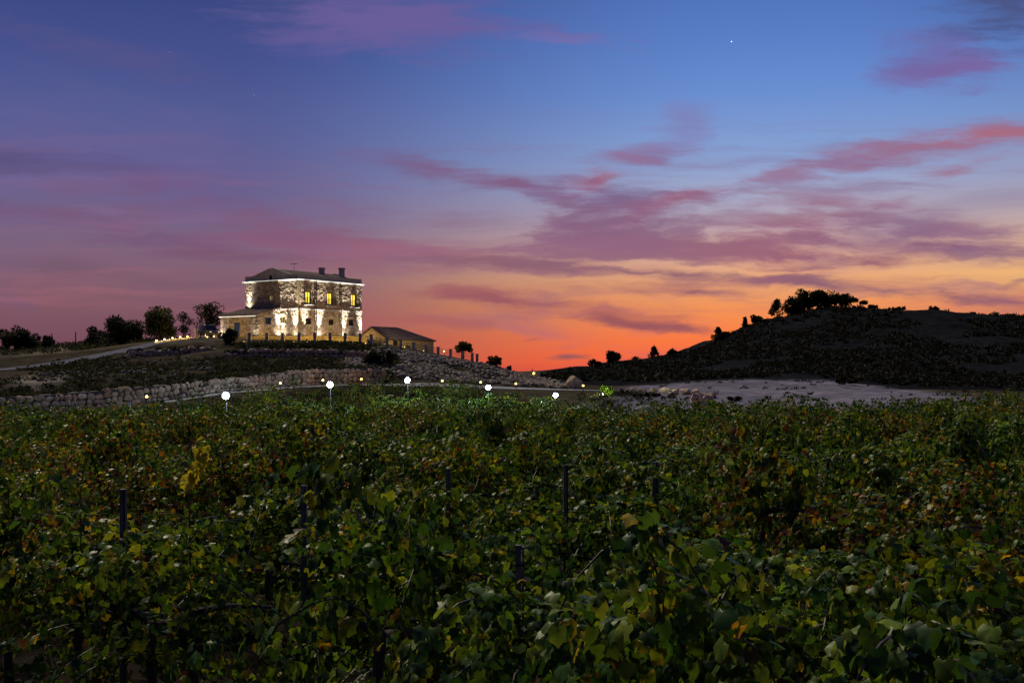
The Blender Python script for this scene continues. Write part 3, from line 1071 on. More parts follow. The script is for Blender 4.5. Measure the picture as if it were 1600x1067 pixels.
def window(face, sc, w, z0, z1, glass, holes, arch=True, wood='brown', lintel=True, balcony=False, name='window', open_leaf=False):
    fn = frame_for(face, 0)
    holes.append((sc - w / 2 - .03, sc + w / 2 + .03, z0 - .03, z1 + .03))
    fr = MB()
    t = .07
    add_box(fr, fn, sc - w / 2 - .06, .04, z0 - .06, sc - w / 2 + t, .26, z1 + .06)
    add_box(fr, fn, sc + w / 2 - t, .04, z0 - .06, sc + w / 2 + .06, .26, z1 + .06)
    add_box(fr, fn, sc - w / 2 + t, .04, z0 - .06, sc + w / 2 - t, .26, z0 + t)
    add_box(fr, fn, sc - w / 2 + t, .04, z1 - t, sc + w / 2 - t, .26, z1 + .06)
    add_box(fr, fn, sc - .05, .10, z0 + t, sc + .05, .24, z1 - t)
    T = fr.build(name, M[wood], house)
    for a, b in ((sc - w / 2 + t, sc - .05), (sc + .05, sc + w / 2 - t)):
        g = MB()
        add_box(g, fn, a + .003, .17, z0 + t + .003, b - .003, .20, z1 - t - .003)
        g.build('pane', M[glass], T)
    if lintel:
        l = MB()
        n = 9
        pts = [(sc - w / 2 - .22, z1 + .08)]
        for i in range(n):
            u = i / (n - 1)
            pts.append((sc - w / 2 - .22 + (w + .44) * u, z1 + .30 + (.22 * math.sin(math.pi * u) if arch else 0)))
        pts.append((sc + w / 2 + .22, z1 + .08))
        m = len(pts)
        v = [fn(p[0], -.07, p[1]) for p in pts] + [fn(p[0], .12, p[1]) for p in pts]
        l.add(v, [tuple(range(m)), tuple(range(2 * m - 1, m - 1, -1))] + [(i, (i + 1) % m, m + (i + 1) % m, m + i) for i in range(m)])
        l.build('lintel', M['cream'], T)
    sl = MB()
    add_box(sl, fn, sc - w / 2 - .15, -.10, z0 - .18, sc + w / 2 + .15, .04, z0 - .062)
    sl.build('sill', M['plaster'], T)
    if balcony:
        bl = MB()
        add_box(bl, fn, sc - w / 2 - .35, -.62, z0 - .30, sc + w / 2 + .35, -.11, z0 - .185)
        bl.build('balcony_slab', M['plaster'], T)
        rl = MB()
        for k in range(9):
            s = sc - w / 2 - .3 + (w + .6) * k / 8
            add_box(rl, fn, s - .016, -.60, z0 - .185, s + .016, -.57, z0 + .78)
        for s in (sc - w / 2 - .316, sc + w / 2 + .284):
            for k in range(4):
                o = -.57 + .12 * k
                add_box(rl, fn, s, o, z0 - .185, s + .032, o + .03, z0 + .78)
        add_box(rl, fn, sc - w / 2 - .33, -.62, z0 + .785, sc + w / 2 + .33, -.55, z0 + .83)
        rl.build('balcony_rail', M['iron'], T)
    return T


for px in (481.2, 515, 552.2):        # tall lit windows of the upper storey
    s = lx(px)
    window('R', s, 1.05, lh(np.interp(px, [481, 552], [473.6, 478]), s, 0), lh(np.interp(px, [481, 552], [455.8, 460.5]), s, 0), 'lit_glass', holesR, balcony=True, name='tall_window')
for px in (481.8, 517, 548.3):
    s = lx(px)
    window('R', s, .95, lh(np.interp(px, [481, 548], [506.5, 508.8]), s, 0), lh(np.interp(px, [481, 548], [497.5, 499.8]), s, 0), 'dark_glass', holesR)
s = ly(441.8)
window('L', s, 1.05, lh(504.6, 0, s), lh(495.2, 0, s), 'dim_glass', holesL)
s = ly(422.6)
window('L', s, .75, lh(469.5, 0, s), lh(461.5, 0, s), 'dim_glass', holesL)
s = ly(406)
window('L', s, .35, lh(468.6, 0, s), lh(465.8, 0, s), 'dark_glass', holesL, lintel=False)
se = lx(418.8, AY0) - AX
window('E', se, .95, lh(506.5, AX + se, AY0), lh(496.5, AX + se, AY0), 'dark_glass', holesE, wood='blue')
sd = ly(370.8, AX) - AY0
# blue door of the annex
fn = frame_for('A', 0)
holesA.append((sd - .55, sd + .55, -.3, 2.35))
dr = MB()
for a, b in ((sd - .53, sd - .01), (sd + .01, sd + .53)):
    add_box(dr, fn, a, .12, 0.02, b, .18, 2.3)
    for z in (.25, 1.25):
        add_box(dr, fn, a + .08, .10, z, b - .08, .1195, z + .85)
door = dr.build('door', M['blue'], house)
hd = MB()
add_box(hd, fn, sd + .04, .05, 1.02, sd + .08, .099, 1.2)
hd.build('handle', M['iron'], door)
dl = MB()
add_box(dl, fn, sd - .75, -.06, 2.35, sd + .75, .1, 2.6)
dl.build('lintel', M['cream'], door)

masonry_sheet('front_wall', (0, 0), (1, 0), LEN, (0, -1), lambda s: HC + .12, house, holesR, seed=2)
masonry_sheet('side_wall', (0, 0), (0, 1), DEP, (-1, 0), lambda s: HC + .12, house, holesL, seed=3)
EAVE, RTOP = 3.35, 4.45
masonry_sheet('annex_end_wall', (AX, AY0), (1, 0), -AX - .02, (0, -1), lambda s: EAVE + (RTOP - EAVE) * s / -AX - .05, house, holesE, seed=4)
masonry_sheet('annex_wall', (AX, AY0), (0, 1), AY1 - AY0, (-1, 0), lambda s: EAVE - .05, house, holesA, seed=5)
# inner walls that close the building behind the stone faces
mb = MB()
mb.box(.30, .30, -.3, LEN - .05, DEP - .05, HC + .05)
mb.build('wall_core', M['plaster'], house)
mb = MB()
mb.prism([(AX + .3, -.3), (.295, -.3), (.295, RTOP - .12), (AX + .3, EAVE - .10)], 'y', AY0 + .3, AY1 - .02)
mb.build('annex_core', M['plaster'], house)
mb = MB()       # quoins where the two faces meet
for k in range(22):
    a, b = (.52, .30) if k % 2 else (.30, .52)
    z = -.2 + k * .385
    mb.box(-.075, -.075, z, a, .1, z + .36)
    mb.box(-.074, .1, z, .1, b, z + .36)
mb.build('corner_stones', M['cream'], house)
# string course between the storeys
HS = lh(481.3, 0, 0)
mb = MB()
mb.box(-.15, -.15, HS - .14, LEN + .05, -.0301, HS)
mb.box(-.15, -.03, HS - .14, -.0302, AY0 - .1, HS)
mb.build('string_course', M['plaster'], house)
# cornice all round, with a light strip under its lip
mb = MB()
prof = [(0, .08), (-.12, .09), (-.15, .16), (-.28, .19), (-.31, .34), (0, .34)]
mb.prism([(p[0] - .002, HC + p[1]) for p in prof], 'x', -.31, LEN + .31)
mb.prism([(p[0] - .002, HC + p[1]) for p in prof], 'y', 0, DEP + .3)
cornice = mb.build('cornice', M['white'], house)
mb = MB()
mb.box(-.32, -.355, HC + .235, LEN + .33, -.315, HC + .275)
mb.box(-.355, -.314, HC + .235, -.315, DEP + .30, HC + .275)
mb.build('light_strip', M['led'], cornice)
# parapet with gables at both ends
PZ, PK = lh(428.6, 0, 0), lh(419.9, 0, 5.4)
gab = [(0, HC + .34), (0, PZ), (1.5, PZ), (5.05, PK), (5.75, PK), (9.4, PZ), (DEP, PZ), (DEP, HC + .34)]
mb = MB()
mb.prism(gab, 'x', 0.0, .28)
mb.prism(gab, 'x', LEN - .28, LEN)
mb.box(.281, 0.001, HC + .34, LEN - .281, .28, PZ)
mb.box(.281, DEP - .28, HC + .34, LEN - .281, DEP, PZ)
par = mb.build('parapet', M['plaster'], house)
mb = MB()
for x0 in (-.05, LEN - .33):
    for (a, b) in zip(gab[1:-2], gab[2:-1]):
        mb.prism([(a[0], a[1] + .003), (b[0], b[1] + .003), (b[0], b[1] + .09), (a[0], a[1] + .09)], 'x', x0, x0 + .38)
mb.box(.34, -.05, PZ + .003, LEN - .34, .33, PZ + .09)
mb.build('coping', M['plaster'], par)
gw = lh(436.5, 0, 5.6)
mb = MB()
yy = ly(423)
mb.box(-.03, yy - .28, gw - .55, .1, yy + .28, gw + .55)
mb.build('attic_window', M['dark_glass'], par)


def tiled_roof(name, e0, e1, r0, r1, parent, pitch=.26, thick=.06):
    """corrugated barrel-tile plane; e0,e1 eave ends, r0,r1 ridge ends"""
    e0, e1, r0, r1 = map(Vector, (e0, e1, r0, r1))
    n = max(2, int((e1 - e0).length / pitch))
    per = 6
    nm = (e1 - e0).cross(r0 - e0).normalized()
    if nm.z < 0:
        nm = -nm
    rows = max(2, int((r0 - e0).length / .38))
    v, f = [], []
    for j in range(rows * 2 + 1):
        t = (j // 2 + (j % 2)) / rows if j else 0
        lift = .0 if j % 2 else .035
        t = min(1, ((j + 1) // 2) / rows)
        for i in range(n * per + 1):
            u = i / (n * per)
            p = e0.lerp(e1, u).lerp(r0.lerp(r1, u), t)
            v.append(p + nm * (thick + lift + .055 * abs(math.sin(math.pi * i / per))))
    w = n * per + 1
    for j in range(rows * 2):
        for i in range(n * per):
            a = j * w + i
            f.append((a, a + 1, a + w + 1, a + w))
    mb = MB().add(v, f)
    k = [e0, e1, r1, r0]
    mb.add([p - nm * .08 for p in k] + [p + nm * .05 for p in k], [(3, 2, 1, 0), (4, 5, 6, 7), (0, 1, 5, 4), (1, 2, 6, 5), (2, 3, 7, 6), (3, 0, 4, 7)])
    return mb.build(name, M['tile'], parent)


RZ = PK - .12
roof = tiled_roof('roof', (.30, .30, PZ - .25), (LEN - .30, .30, PZ - .25), (.30, 5.4, RZ), (LEN - .30, 5.4, RZ), house)
tiled_roof('roof', (.30, DEP - .30, PZ - .25), (LEN - .30, DEP - .30, PZ - .25), (.30, 5.42, RZ), (LEN - .30, 5.42, RZ), house)
tiled_roof('annex_roof', (AX - .28, AY0 - .12, EAVE - .02), (AX - .28, AY1 + .1, EAVE - .02), (-.08, AY0 - .12, RTOP + .05), (-.08, AY1 + .1, RTOP + .05), house)
mb = MB()
mb.box(AX - .24, AY0 - .05, EAVE - .28, AX - .09, AY1 + .05, EAVE - .09)
anx_c = mb.build('annex_cornice', M['white'], house)
mb = MB()
mb.box(AX - .29, AY0 - .04, EAVE - .22, AX - .245, AY1 + .04, EAVE - .15)
mb.build('light_strip', M['led'], anx_c)
for px, y, top in ((502.7, 4.4, 418.3), (534, 3.2, 418.6)):
    x = lx(px, y)
    z1 = lh(top, x, y)
    mb = MB()
    mb.box(x - .32, y - .32, PZ, x + .32, y + .32, z1 - .22)
    ch = mb.build('chimney', M['plaster'], house)
    mb = MB()
    mb.box(x - .42, y - .42, z1 - .22, x + .42, y + .42, z1 - .06)
    mb.box(x - .30, y - .30, z1 - .06, x + .30, y + .30, z1)
    mb.build('chimney_cap', M['plaster'], ch)
x = lx(459.5, 5.4)
mb = MB()
zt = lh(411, x, 5.4)
mb.tube([(x, 5.4, RZ), (x, 5.4, zt)], .035, 6)
mb.tube([(x - .05, 4.6, zt - .15), (x + .05, 6.2, zt - .15)], .025, 5)
for k in range(5):
    mb.tube([(x - .35, 4.75 + k * .33, zt - .15), (x + .35, 4.75 + k * .33, zt - .15)], .018, 4)
mb.build('antenna', M['iron'], house)
for px in (493.3, 532.2):          # downpipes
    s = lx(px)
    mb = MB()
    mb.tube([(s, -.16, -.2), (s, -.16, HC - .3), (s, -.06, HC - .08)], .065, 8)
    mb.box(s - .14, -.26, HC - .42, s + .14, -.081, HC - .16)
    for z in (1.2, 3.2, 5.4, 7.2):
        mb.box(s - .09, -.24, z, s + .09, -.06, z + .05)
    mb.build('downpipe', M['post_metal'], house)

# uplights set in the ground at the foot of the walls
UPC = (1.0, .95, .82)


def uplight(label, lxy, z, lean, up, wash, size=38):
    wx = CX + RX * lxy[0] - RY * lxy[1]
    wy = CY + RY * lxy[0] + RX * lxy[1]
    T = thing('uplight', label, 'uplight', (wx, wy, HB + z), math.radians(55.05), 'white uplights washing the villa walls')
    MB().lathe([(.13, -.15), (.15, .0), (.15, .04), (.12, .05)], 12).build('housing', M['iron'], T)
    MB().lathe([(.10, .051), (.09, .06)], 12).build('lens', M['bulb_white'], T)
    if up:
        lamp(T, (0, 0, .12), up, UPC, .04, 'SPOT', (lean[0], lean[1], 1), size, 1.0)
    lamp(T, (0, 0, .13), wash, UPC, .04, 'SPOT', (lean[0] * 3, lean[1] * 3, 1), 130, 1.0)
    return T


OFF = .62
UP = 17000
uplight('uplight at the far end of the blue door wall', (AX - .45, AY1 - .15), 0, (.03, 0), 900, 400)
uplight('uplight at the outer corner of the low annex', (AX - .35, AY0 - .35), 0, (.03, .03), 900, 400)
uplight('uplight in the nook where annex meets villa', (-.55, AY0 - .60), 0, (.04, .02), UP, 420, 40)
uplight('uplight at the near corner of the villa', (-.62, .55), 0, (.05, 0), UP, 230)
uplight('uplight beside the first downpipe of the villa', (lx(498.2), -OFF), 0, (0, .05), UP, 320, 38)
uplight('uplight beside the second downpipe of the villa', (lx(537), -OFF), 0, (0, .05), UP, 320, 38)
uplight('uplight at the far right corner of the villa', (LEN - .25, -.55), 0, (0, .05), UP, 220)
uplight('uplight standing on the annex roof against the villa', (-.45, DEP - .9), RTOP - .02, (.05, 0), 3000, 260, 50)
uplight('uplight between the first and second tall windows', (lx(475.5), -OFF * 1.3), 0, (0, .06), UP * .8, 60)

# ------------------------------------------------------------------ terrace: retaining edge, fence with piers, warm lamps
FENCE = [(376, 171), (467, 171), (572, 172), (605, 173.5), (647, 175), (685, 177), (722, 179), (747, 181)]


def fence_pt(px):
    Y = float(np.interp(px, [p[0] for p in FENCE], [p[1] for p in FENCE]))
    return on(px, Y)


edge_pts = [on(350, 177.6), on(390, 175.5), on(470, 174.6), on(574, 176.0)]
tw = thing('terrace_edge', 'low cream retaining wall glowing yellow behind the fence piers', 'low wall', (edge_pts[0].x, edge_pts[0].y, HB - 1.0))
mb = MB()
o = tw.location
for a, b in zip(edge_pts, edge_pts[1:]):
    d = Vector((b.x - a.x, b.y - a.y, 0)).normalized()
    n_ = Vector((d.y, -d.x, 0))
    q = [a, b, b - n_ * .35, a - n_ * .35]
    v = [(p.x - o.x, p.y - o.y, -.6) for p in q] + [(p.x - o.x, p.y - o.y, .98) for p in q]
    mb.add(v, [(3, 2, 1, 0), (4, 5, 6, 7), (0, 1, 5, 4), (1, 2, 6, 5), (2, 3, 7, 6), (3, 0, 4, 7)])
mb.build('wall', M['cream'], tw)
mb = MB()
for a, b in zip(edge_pts, edge_pts[1:]):
    d = Vector((b.x - a.x, b.y - a.y, 0)).normalized()
    n_ = Vector((d.y, -d.x, 0))
    q = [a + n_ * .06, b + n_ * .06, b - n_ * .41, a - n_ * .41]
    v = [(p.x - o.x, p.y - o.y, .983) for p in q] + [(p.x - o.x, p.y - o.y, 1.06) for p in q]
    mb.add(v, [(3, 2, 1, 0), (4, 5, 6, 7), (0, 1, 5, 4), (1, 2, 6, 5), (2, 3, 7, 6), (3, 0, 4, 7)])
mb.build('coping', M['plaster'], tw)
# terrace floor between the edge and the house
tf = MB()
fp = [on(352, 177.9), on(390, 175.9), on(470, 175.0), on(573, 176.4), on(578, 190), on(560, 205), on(440, 208), on(345, 200)]
tf.prism([(p.x, p.y) for p in fp], 'z', HB - .25, HB + .02)
tag(tf.build('terrace', M['path']), kind='structure')

PIERS = (390, 417, 441.5, 467.5, 492, 516, 539.5, 562.7, 580, 604.6, 626, 647, 666, 684.6, 704, 722.5, 738, 745.5)
fo = fence_pt(376)
fence = thing('fence', 'iron fence with square stone piers running along the edge of the mound', 'fence', fo)
prev = None
for px in PIERS:
    p = fence_pt(px)
    q = p - fo
    hgt = 1.25 if px < 590 else 1.15
    mb = MB()
    mb.box(q.x - .19, q.y - .19, q.z - .4, q.x + .19, q.y + .19, q.z + hgt)
    pr = mb.build('pier', M['plaster'], fence)
    mb = MB()
    mb.box(q.x - .25, q.y - .25, q.z + hgt + .002, q.x + .25, q.y + .25, q.z + hgt + .09)
    mb.build('pier_cap', M['plaster'], pr)
    if prev is not None and px < 740:
        mb = MB()
        d = q - prev
        e = Vector((d.x, d.y, 0)).normalized() * .2
        for z in (.22, .62, .98):
            mb.tube([prev + e + Vector((0, 0, z)), q - e + Vector((0, 0, z))], .022, 4)
        for k in range(1, 12):
            c = prev.lerp(q, k / 12)
            mb.tube([c + Vector((0, 0, .08)), c + Vector((0, 0, 1.02))], .012, 4)
        mb.build('rail_panel', M['iron'], fence)
    prev = q
WARM = (1.0, .62, .13)


def ground_lamp(px, Y, label, watts, group, h=.28, color=WARM, name='garden_lamp', off=None, bulb='bulb', rad=.07, aim=None):
    p = on(px, Y)
    T = thing(name, label, 'garden lamp', p, 0, group)
    MB().tube([(0, 0, -.1), (0, 0, h)], .05, 8).build('post', M['iron'], T)
    MB().lathe([(rad, h + .001), (rad * 1.2, h + .06), (rad * 1.1, h + .16), (rad * .4, h + .2)], 10).build('lens', M[bulb], T)
    lo = off or (0, -.25, h + .12)
    if aim:
        lamp(T, lo, watts, color, .06, 'SPOT', aim, 150, .8)
    else:
        lamp(T, lo, watts, color, .06)
    return T


ORDN = 'first second third fourth fifth sixth seventh eighth ninth'.split()
for k, px in enumerate((381, 403, 429, 455, 480, 504, 528, 551, 571)):
    a = fence_pt(px)
    ground_lamp(px, a.y + 1.5, 'small yellow lamp at the foot of the terrace edge, %s from the left' % ORDN[k], 100, 'yellow lamps along the foot of the terrace edge', -.12, off=(0, .12, .14), rad=.045)
for k, (px, Y, w) in enumerate(((600, 181.5, 240), (632, 184.5, 300), (662, 187.5, 300))):
    ground_lamp(px, Y, 'small yellow lamp washing the long barn wall, %s from the villa' % ORDN[k], w, 'yellow lamps in front of the barn', -.12, off=(0, .1, .14), color=(1, .70, .28), rad=.04)
ground_lamp(694, 182, 'small glowing lamp on the mound between the barn end and the round tree', 30, None, .5)

for k, (lx_, ly_, w) in enumerate(((2.6, -3.2, 260), (7.0, -3.2, 260), (11.4, -3.2, 260), (-3.6, 1.0, 220), (-7.6, 7.4, 190))):
    wx, wy = CX + RX * lx_ - RY * ly_, CY + RY * lx_ + RX * ly_
    T = thing('garden_lamp', 'low amber lamp on the terrace paving before the villa wall, %s of five' % ORDN[k], 'garden lamp', (wx, wy, HB), 0, 'amber lamps on the villa terrace')
    MB().tube([(0, 0, 0), (0, 0, .15)], .05, 8).build('post', M['iron'], T)
    MB().lathe([(.05, .151), (.06, .18), (.03, .21)], 10).build('lens', M['bulb'], T)
    lamp(T, (0, 0, .27), w, (1, .66, .26), .05)
# ------------------------------------------------------------------ the barn right of the villa
bl = at(606, 553, 190)
BZ = EYE + 3.05
pa, pb = at(606, 560, 189), at(677.5, 560, 197)
ax = Vector((pb.x - pa.x, pb.y - pa.y, 0))
BL = ax.length
ang = math.atan2(ax.y, ax.x)
barn = thing('barn', 'long low barn with dark tiled roof and warm lit wall beside the villa', 'barn', (pa.x, pa.y, BZ), ang)
BD = 6.5


def bh(py, Y):
    return (HOR - py) / F * Y + EYE - BZ


EH = bh(528.5, 189)
EH2 = bh(531.5, 197)
RHT = bh(511.5, 192)
mb = MB()
mb.prism([(0, -1.5), (BD, -1.5), (BD, EH - .1), (BD / 2, RHT - .15), (0, EH - .1)], 'x', 0, BL - 4.8)
mb.box(BL - 4.799, 0, -1.5, BL, BD, EH - .1)
mb.build('wall', M['cream'], barn)
ye = BD / 2
tiled_roof('roof', (-.3, -.35, EH - .22), (BL + .25, -.35, EH - .22), (-.3, ye, RHT), (BL - 4.6, ye, RHT), barn, .34)
tiled_roof('roof', (-.3, BD + .35, EH - .22), (BL + .25, BD + .35, EH - .22), (-.3, ye + .02, RHT), (BL - 4.6, ye + .02, RHT), barn, .34)
mb = MB()
mb.add([(BL + .25, -.35, EH - .20), (BL + .25, BD + .35, EH - .20), (BL - 4.6, ye + .01, RHT + .03), (BL + .25, -.35, EH - .32), (BL + .25, BD + .35, EH - .32), (BL - 4.6, ye + .01, RHT - .1)], [(0, 1, 2), (5, 4, 3), (0, 3, 4, 1), (1, 4, 5, 2), (2, 5, 3, 0)])
mb.build('roof', M['tile'], barn)
for x, w, z0, z1, nm in ((1.6, .9, .9, 2.0, 'window'), (4.4, .9, -1.0, 1.3, 'door'), (5.6, .7, .6, 1.5, 'window')):
    mb = MB()
    mb.box(x - w / 2, -.04, z0, x + w / 2, .1, z1)
    fr = mb.build(nm, M['brown'], barn)
    if nm == 'window':
        MB().box(x - w / 2 + .08, -.05, z0 + .08, x + w / 2 - .08, -.041, z1 - .08).build('pane', M['dark_glass'], fr)

# ------------------------------------------------------------------ driveway bend: low walls with step lamps, gate pillar, parked car
arc = [on(240, 175.5), on(246, 178.5), on(257, 181.5), on(270, 184.5), on(284, 186.5), on(298, 187.5), on(312, 188)]
kw = thing('kerb_wall', 'low pale wall curving round the back of the driveway bend', 'low wall', arc[0])
for a, b in zip(arc, arc[1:]):
    a2, b2 = a - arc[0], b - arc[0]
    d = Vector((b2.x - a2.x, b2.y - a2.y, 0)).normalized()
    n_ = Vector((d.y, -d.x, 0)) * .15
    v = [a2 + n_, b2 + n_, b2 - n_, a2 - n_]
    MB().add([p + Vector((0, 0, -.3)) for p in v] + [p + Vector((0, 0, .16)) for p in v], [(3, 2, 1, 0), (4, 5, 6, 7), (0, 1, 5, 4), (1, 2, 6, 5), (2, 3, 7, 6), (3, 0, 4, 7)]).build('wall_segment', M['plaster'], kw)
for k, (px, Y, w) in enumerate(((244.5, 176.3, 150), (257, 180.0, 150), (269.5, 183.2, 130), (281.5, 185.4, 80), (293, 186.5, 80))):
    ground_lamp(px, Y, 'bright yellow lamp at the curving driveway wall, %s from its lower end' % ORDN[k], w, 'yellow lamps round the driveway bend', .22, off=(.42, -.2, .36), rad=.11)
fa, fb = on(296, 178.5), on(336, 180.5)
kw2 = thing('kerb_wall', 'short low wall on the near side of the driveway bend', 'low wall', fa)
d2 = fb - fa
nn = Vector((d2.y, -d2.x, 0)).normalized() * .15
vq = [nn, d2 + nn, d2 - nn, -nn]
MB().add([p + Vector((0, 0, -.4)) for p in vq] + [p + Vector((0, 0, .22)) for p in vq], [(3, 2, 1, 0), (4, 5, 6, 7), (0, 1, 5, 4), (1, 2, 6, 5), (2, 3, 7, 6), (3, 0, 4, 7)]).build('wall', M['plaster'], kw2)
ground_lamp(324, 180.9, 'yellow lamp on the near low wall shining back along the drive', 45, None, .22, off=(-.45, .25, .3))
ground_lamp(334, 181.5, 'yellow lamp beside the dark bush where the drive meets the fence', 30, None, .3)
gpil = on(305.7, 186.2)
gt = thing('gate_pillar', 'slim pale pillar lit yellow beside the parked car', 'pillar', gpil)
MB().box(-.13, -.13, -.2, .13, .13, 1.35).build('shaft', M['cream'], gt)
MB().box(-.18, -.18, 1.352, .18, .18, 1.44).build('cap', M['plaster'], gt)


def parked_car(loc, rz):
    T = thing('parked_car', 'dark parked off-road car at the top of the drive', 'car', loc, rz)
    # side profile (x forward, z up), tapered cabin
    body = MB()
    prof = [(-2.15, .45), (-2.2, .75), (-2.15, 1.02), (1.0, 1.02), (2.0, .92), (2.2, .75), (2.2, .45)]
    body.prism(prof, 'y', -.88, .88)
    body.build('body', M['car_paint'], T, bevel=.06)
    cab = MB()
    lo = [(-2.08, -.84), (.95, -.84), (.95, .84), (-2.08, .84)]
    hi = [(-1.95, -.70), (.25, -.70), (.25, .70), (-1.95, .70)]
    cab.add([(x, y, 1.0) for x, y in lo] + [(x, y, 1.72) for x, y in hi], [(3, 2, 1, 0), (4, 5, 6, 7), (0, 1, 5, 4), (1, 2, 6, 5), (2, 3, 7, 6), (3, 0, 4, 7)])
    cab.build('cabin', M['car_paint'], T, bevel=.05)
    for sgn in (-1, 1):
        for x0, x1 in ((-1.85, -1.15), (-1.08, -.35), (-.28, .42)):
            g = MB()
            y0, y1 = sgn * .835, sgn * .745
            tx = .2 if x1 > .3 else 0
            g.add([(x0, y0, 1.08), (x1 + tx, y0, 1.08), (x1 - tx * .4, y1, 1.56), (x0, y1, 1.56)], [(0, 1, 2, 3)])
            g.build('side_window', M['dark_glass'], T)
    g = MB().add([(.93, -.72, 1.07), (.93, .72, 1.07), (.36, .62, 1.62), (.36, -.62, 1.62)], [(0, 1, 2, 3)])
    g.build('windscreen', M['dark_glass'], T)
    g = MB().add([(-2.12, -.68, 1.1), (-2.12, .68, 1.1), (-2.02, .6, 1.58), (-2.02, -.6, 1.58)], [(0, 1, 2, 3)])
    g.build('rear_window', M['dark_glass'], T)
    Rx = Matrix.Rotation(math.pi / 2, 3, 'X')
    for x in (-1.35, 1.35):
        for sgn in (-1, 1):
            w = MB().lathe([(.30, -.11), (.37, -.09), (.38, 0), (.37, .09), (.30, .11)], 16, (x, sgn * .82, .38), Rx).build('wheel', M['tyre'], T)
            MB().lathe([(.22, -.02), (.24, 0), (.22, .02), (.06, .03)], 10, (x, sgn * .935, .38), Matrix.Rotation(-sgn * math.pi / 2, 3, 'X')).build('rim', M['rim'], w)
    for sgn in (-1, 1):
        MB().box(2.16, sgn * .6 - .16, .70, 2.225, sgn * .6 + .16, .86).build('headlight', M['headlamp'], T)
        MB().box(-2.235, sgn * .72 - .09, .72, -2.17, sgn * .72 + .09, 1.0).build('tail_light', M['tail'], T)
        MB().box(.55, sgn * .97 - .09, 1.08, .70, sgn * .97 + .09, 1.24).build('mirror', M['car_paint'], T)
    for x in (-2.26, 2.16):
        MB().box(x, -.85, .46, x + .1, .85, .64).build('bumper', M['tyre'], T)
    MB().box(-2.32, -.28, .66, -2.21, .28, 1.2).build('spare_wheel_cover', M['tyre'], T)
    for sgn in (-1, 1):
        MB().tube([(-1.8, sgn * .6, 1.78), (.1, sgn * .6, 1.78)], .025, 6).build('roof_rail', M['iron'], T)
    return T


car = parked_car(on(327, 186.5), math.radians(-58))
car.scale = (1.12, 1.12, 1.16)
# pole lying against the bank and two posts on the skyline
lp = on(388.5, 163.5)
q = MB().tube([(-.12, 0, -.2), (.28, .05, 1.35)], .07, 8).build('marker_post', M['white'])
q.location = lp + Vector((0, 0, .3))
q.rotation_euler = (0, math.radians(-34), 0)
tag(q, 'leaning white post standing in the hedge below the terrace', 'post')
for px, Y, top, lab in ((81, 200, 520.5, 'taller weathered wooden post on the skyline beside the low dark tree'), (118, 200, 518, 'second weathered post on the skyline nearer the tall trees')):
    p = on(px, Y)
    h = at(px, top, Y).z - p.z
    q = MB().tube([(0, 0, -.3), (.03, 0, h * .5), (0, 0, h)], [.10, .09, .075], 7).build('wooden_post', M['wood_post'])
    q.location = p
    tag(q, lab, 'post')


# ------------------------------------------------------------------ leaves
def leaf_template(kind, r):
    """returns verts (n,3), tris, edge weight (n)"""
    if kind == 'vine':
        half = [(.30, .76), (.58, .66), (.56, .38), (.68, .06), (.42, -.27), (.10, -.10)]
        pts = [(0, .98)] + half + [(-x, y) for x, y in reversed(half)]
        v = [(0, .16, .03)]
        w = [0.0]
        cu_, fo_ = r.uniform(.15, .75), r.uniform(-.08, .38)
        for x, y in pts:
            jx, jy = x * r.uniform(.88, 1.12), y * r.uniform(.9, 1.1)
            rr = math.hypot(jx, jy - .16)
            z = -cu_ * rr * rr + fo_ * abs(jx) + r.uniform(-.09, .09)
            v.append((jx, jy, z))
            w.append(1.0 if rr > .5 else .55)
        n = len(pts)
        t = [(0, 1 + (i + 1) % n, 1 + i) for i in range(n)]
    elif kind == 'far':
        v = [(0, .1, .02), (0, .95, -.2), (-.6, .45, -.1), (-.5, -.2, -.1), (.5, -.2, -.08), (.6, .45, -.12)]
        w = [0, 1, .8, .8, .8, .8]
        t = [(0, 1, 2), (0, 2, 3), (0, 3, 4), (0, 4, 5), (0, 5, 1)]
    else:
        v = [(-.32, 0, 0), (.32, 0, 0), (.22, 1, -.12), (-.22, 1, -.08)]
        w = [0, 0, 1, 1]
        t = [(0, 1, 2), (0, 2, 3)]
    return np.array(v), np.array(t), np.array(w)


_rt = random.Random(5)
TPL = {'vine': [leaf_template('vine', _rt) for _ in range(16)], 'far': [leaf_template('far', _rt)], 'tree': [leaf_template('tree', _rt)]}


def unit(a):
    return a / np.maximum(np.linalg.norm(a, axis=-1, keepdims=True), 1e-9)


def leaves_mesh(name, pos, T, N, size, colA, colB, kind='vine', tpl_id=None):
    pos, T, N = np.asarray(pos, float), unit(np.asarray(T, float)), np.asarray(N, float)
    N = unit(N - (N * T).sum(-1, keepdims=True) * T)
    B = np.cross(T, N)
    size = np.asarray(size, float)
    tp = TPL[kind]
    ids = np.arange(len(pos)) % len(tp) if tpl_id is None else np.asarray(tpl_id)
    vs, ts, cs, o = [], [], [], 0
    for k, (v, t, w) in enumerate(tp):
        m = ids == k
        if not m.any():
            continue
        p = pos[m][:, None] + size[m][:, None, None] * (v[None, :, 0:1] * B[m][:, None] + v[None, :, 1:2] * T[m][:, None] + v[None, :, 2:3] * N[m][:, None])
        n = m.sum()
        vs.append(p.reshape(-1, 3))
        tt = (t[None] + (np.arange(n) * len(v))[:, None, None]).reshape(-1, 3) + o
        ts.append(tt)
        c = colA[m][:, None] * (1 - w[None, :, None]) + colB[m][:, None] * w[None, :, None]
        cs.append(c.reshape(-1, 3))
        o += n * len(v)
    return np_mesh(name, np.concatenate(vs), np.concatenate(ts), np.concatenate(cs), 'leafcol', smooth=(kind == 'vine'))


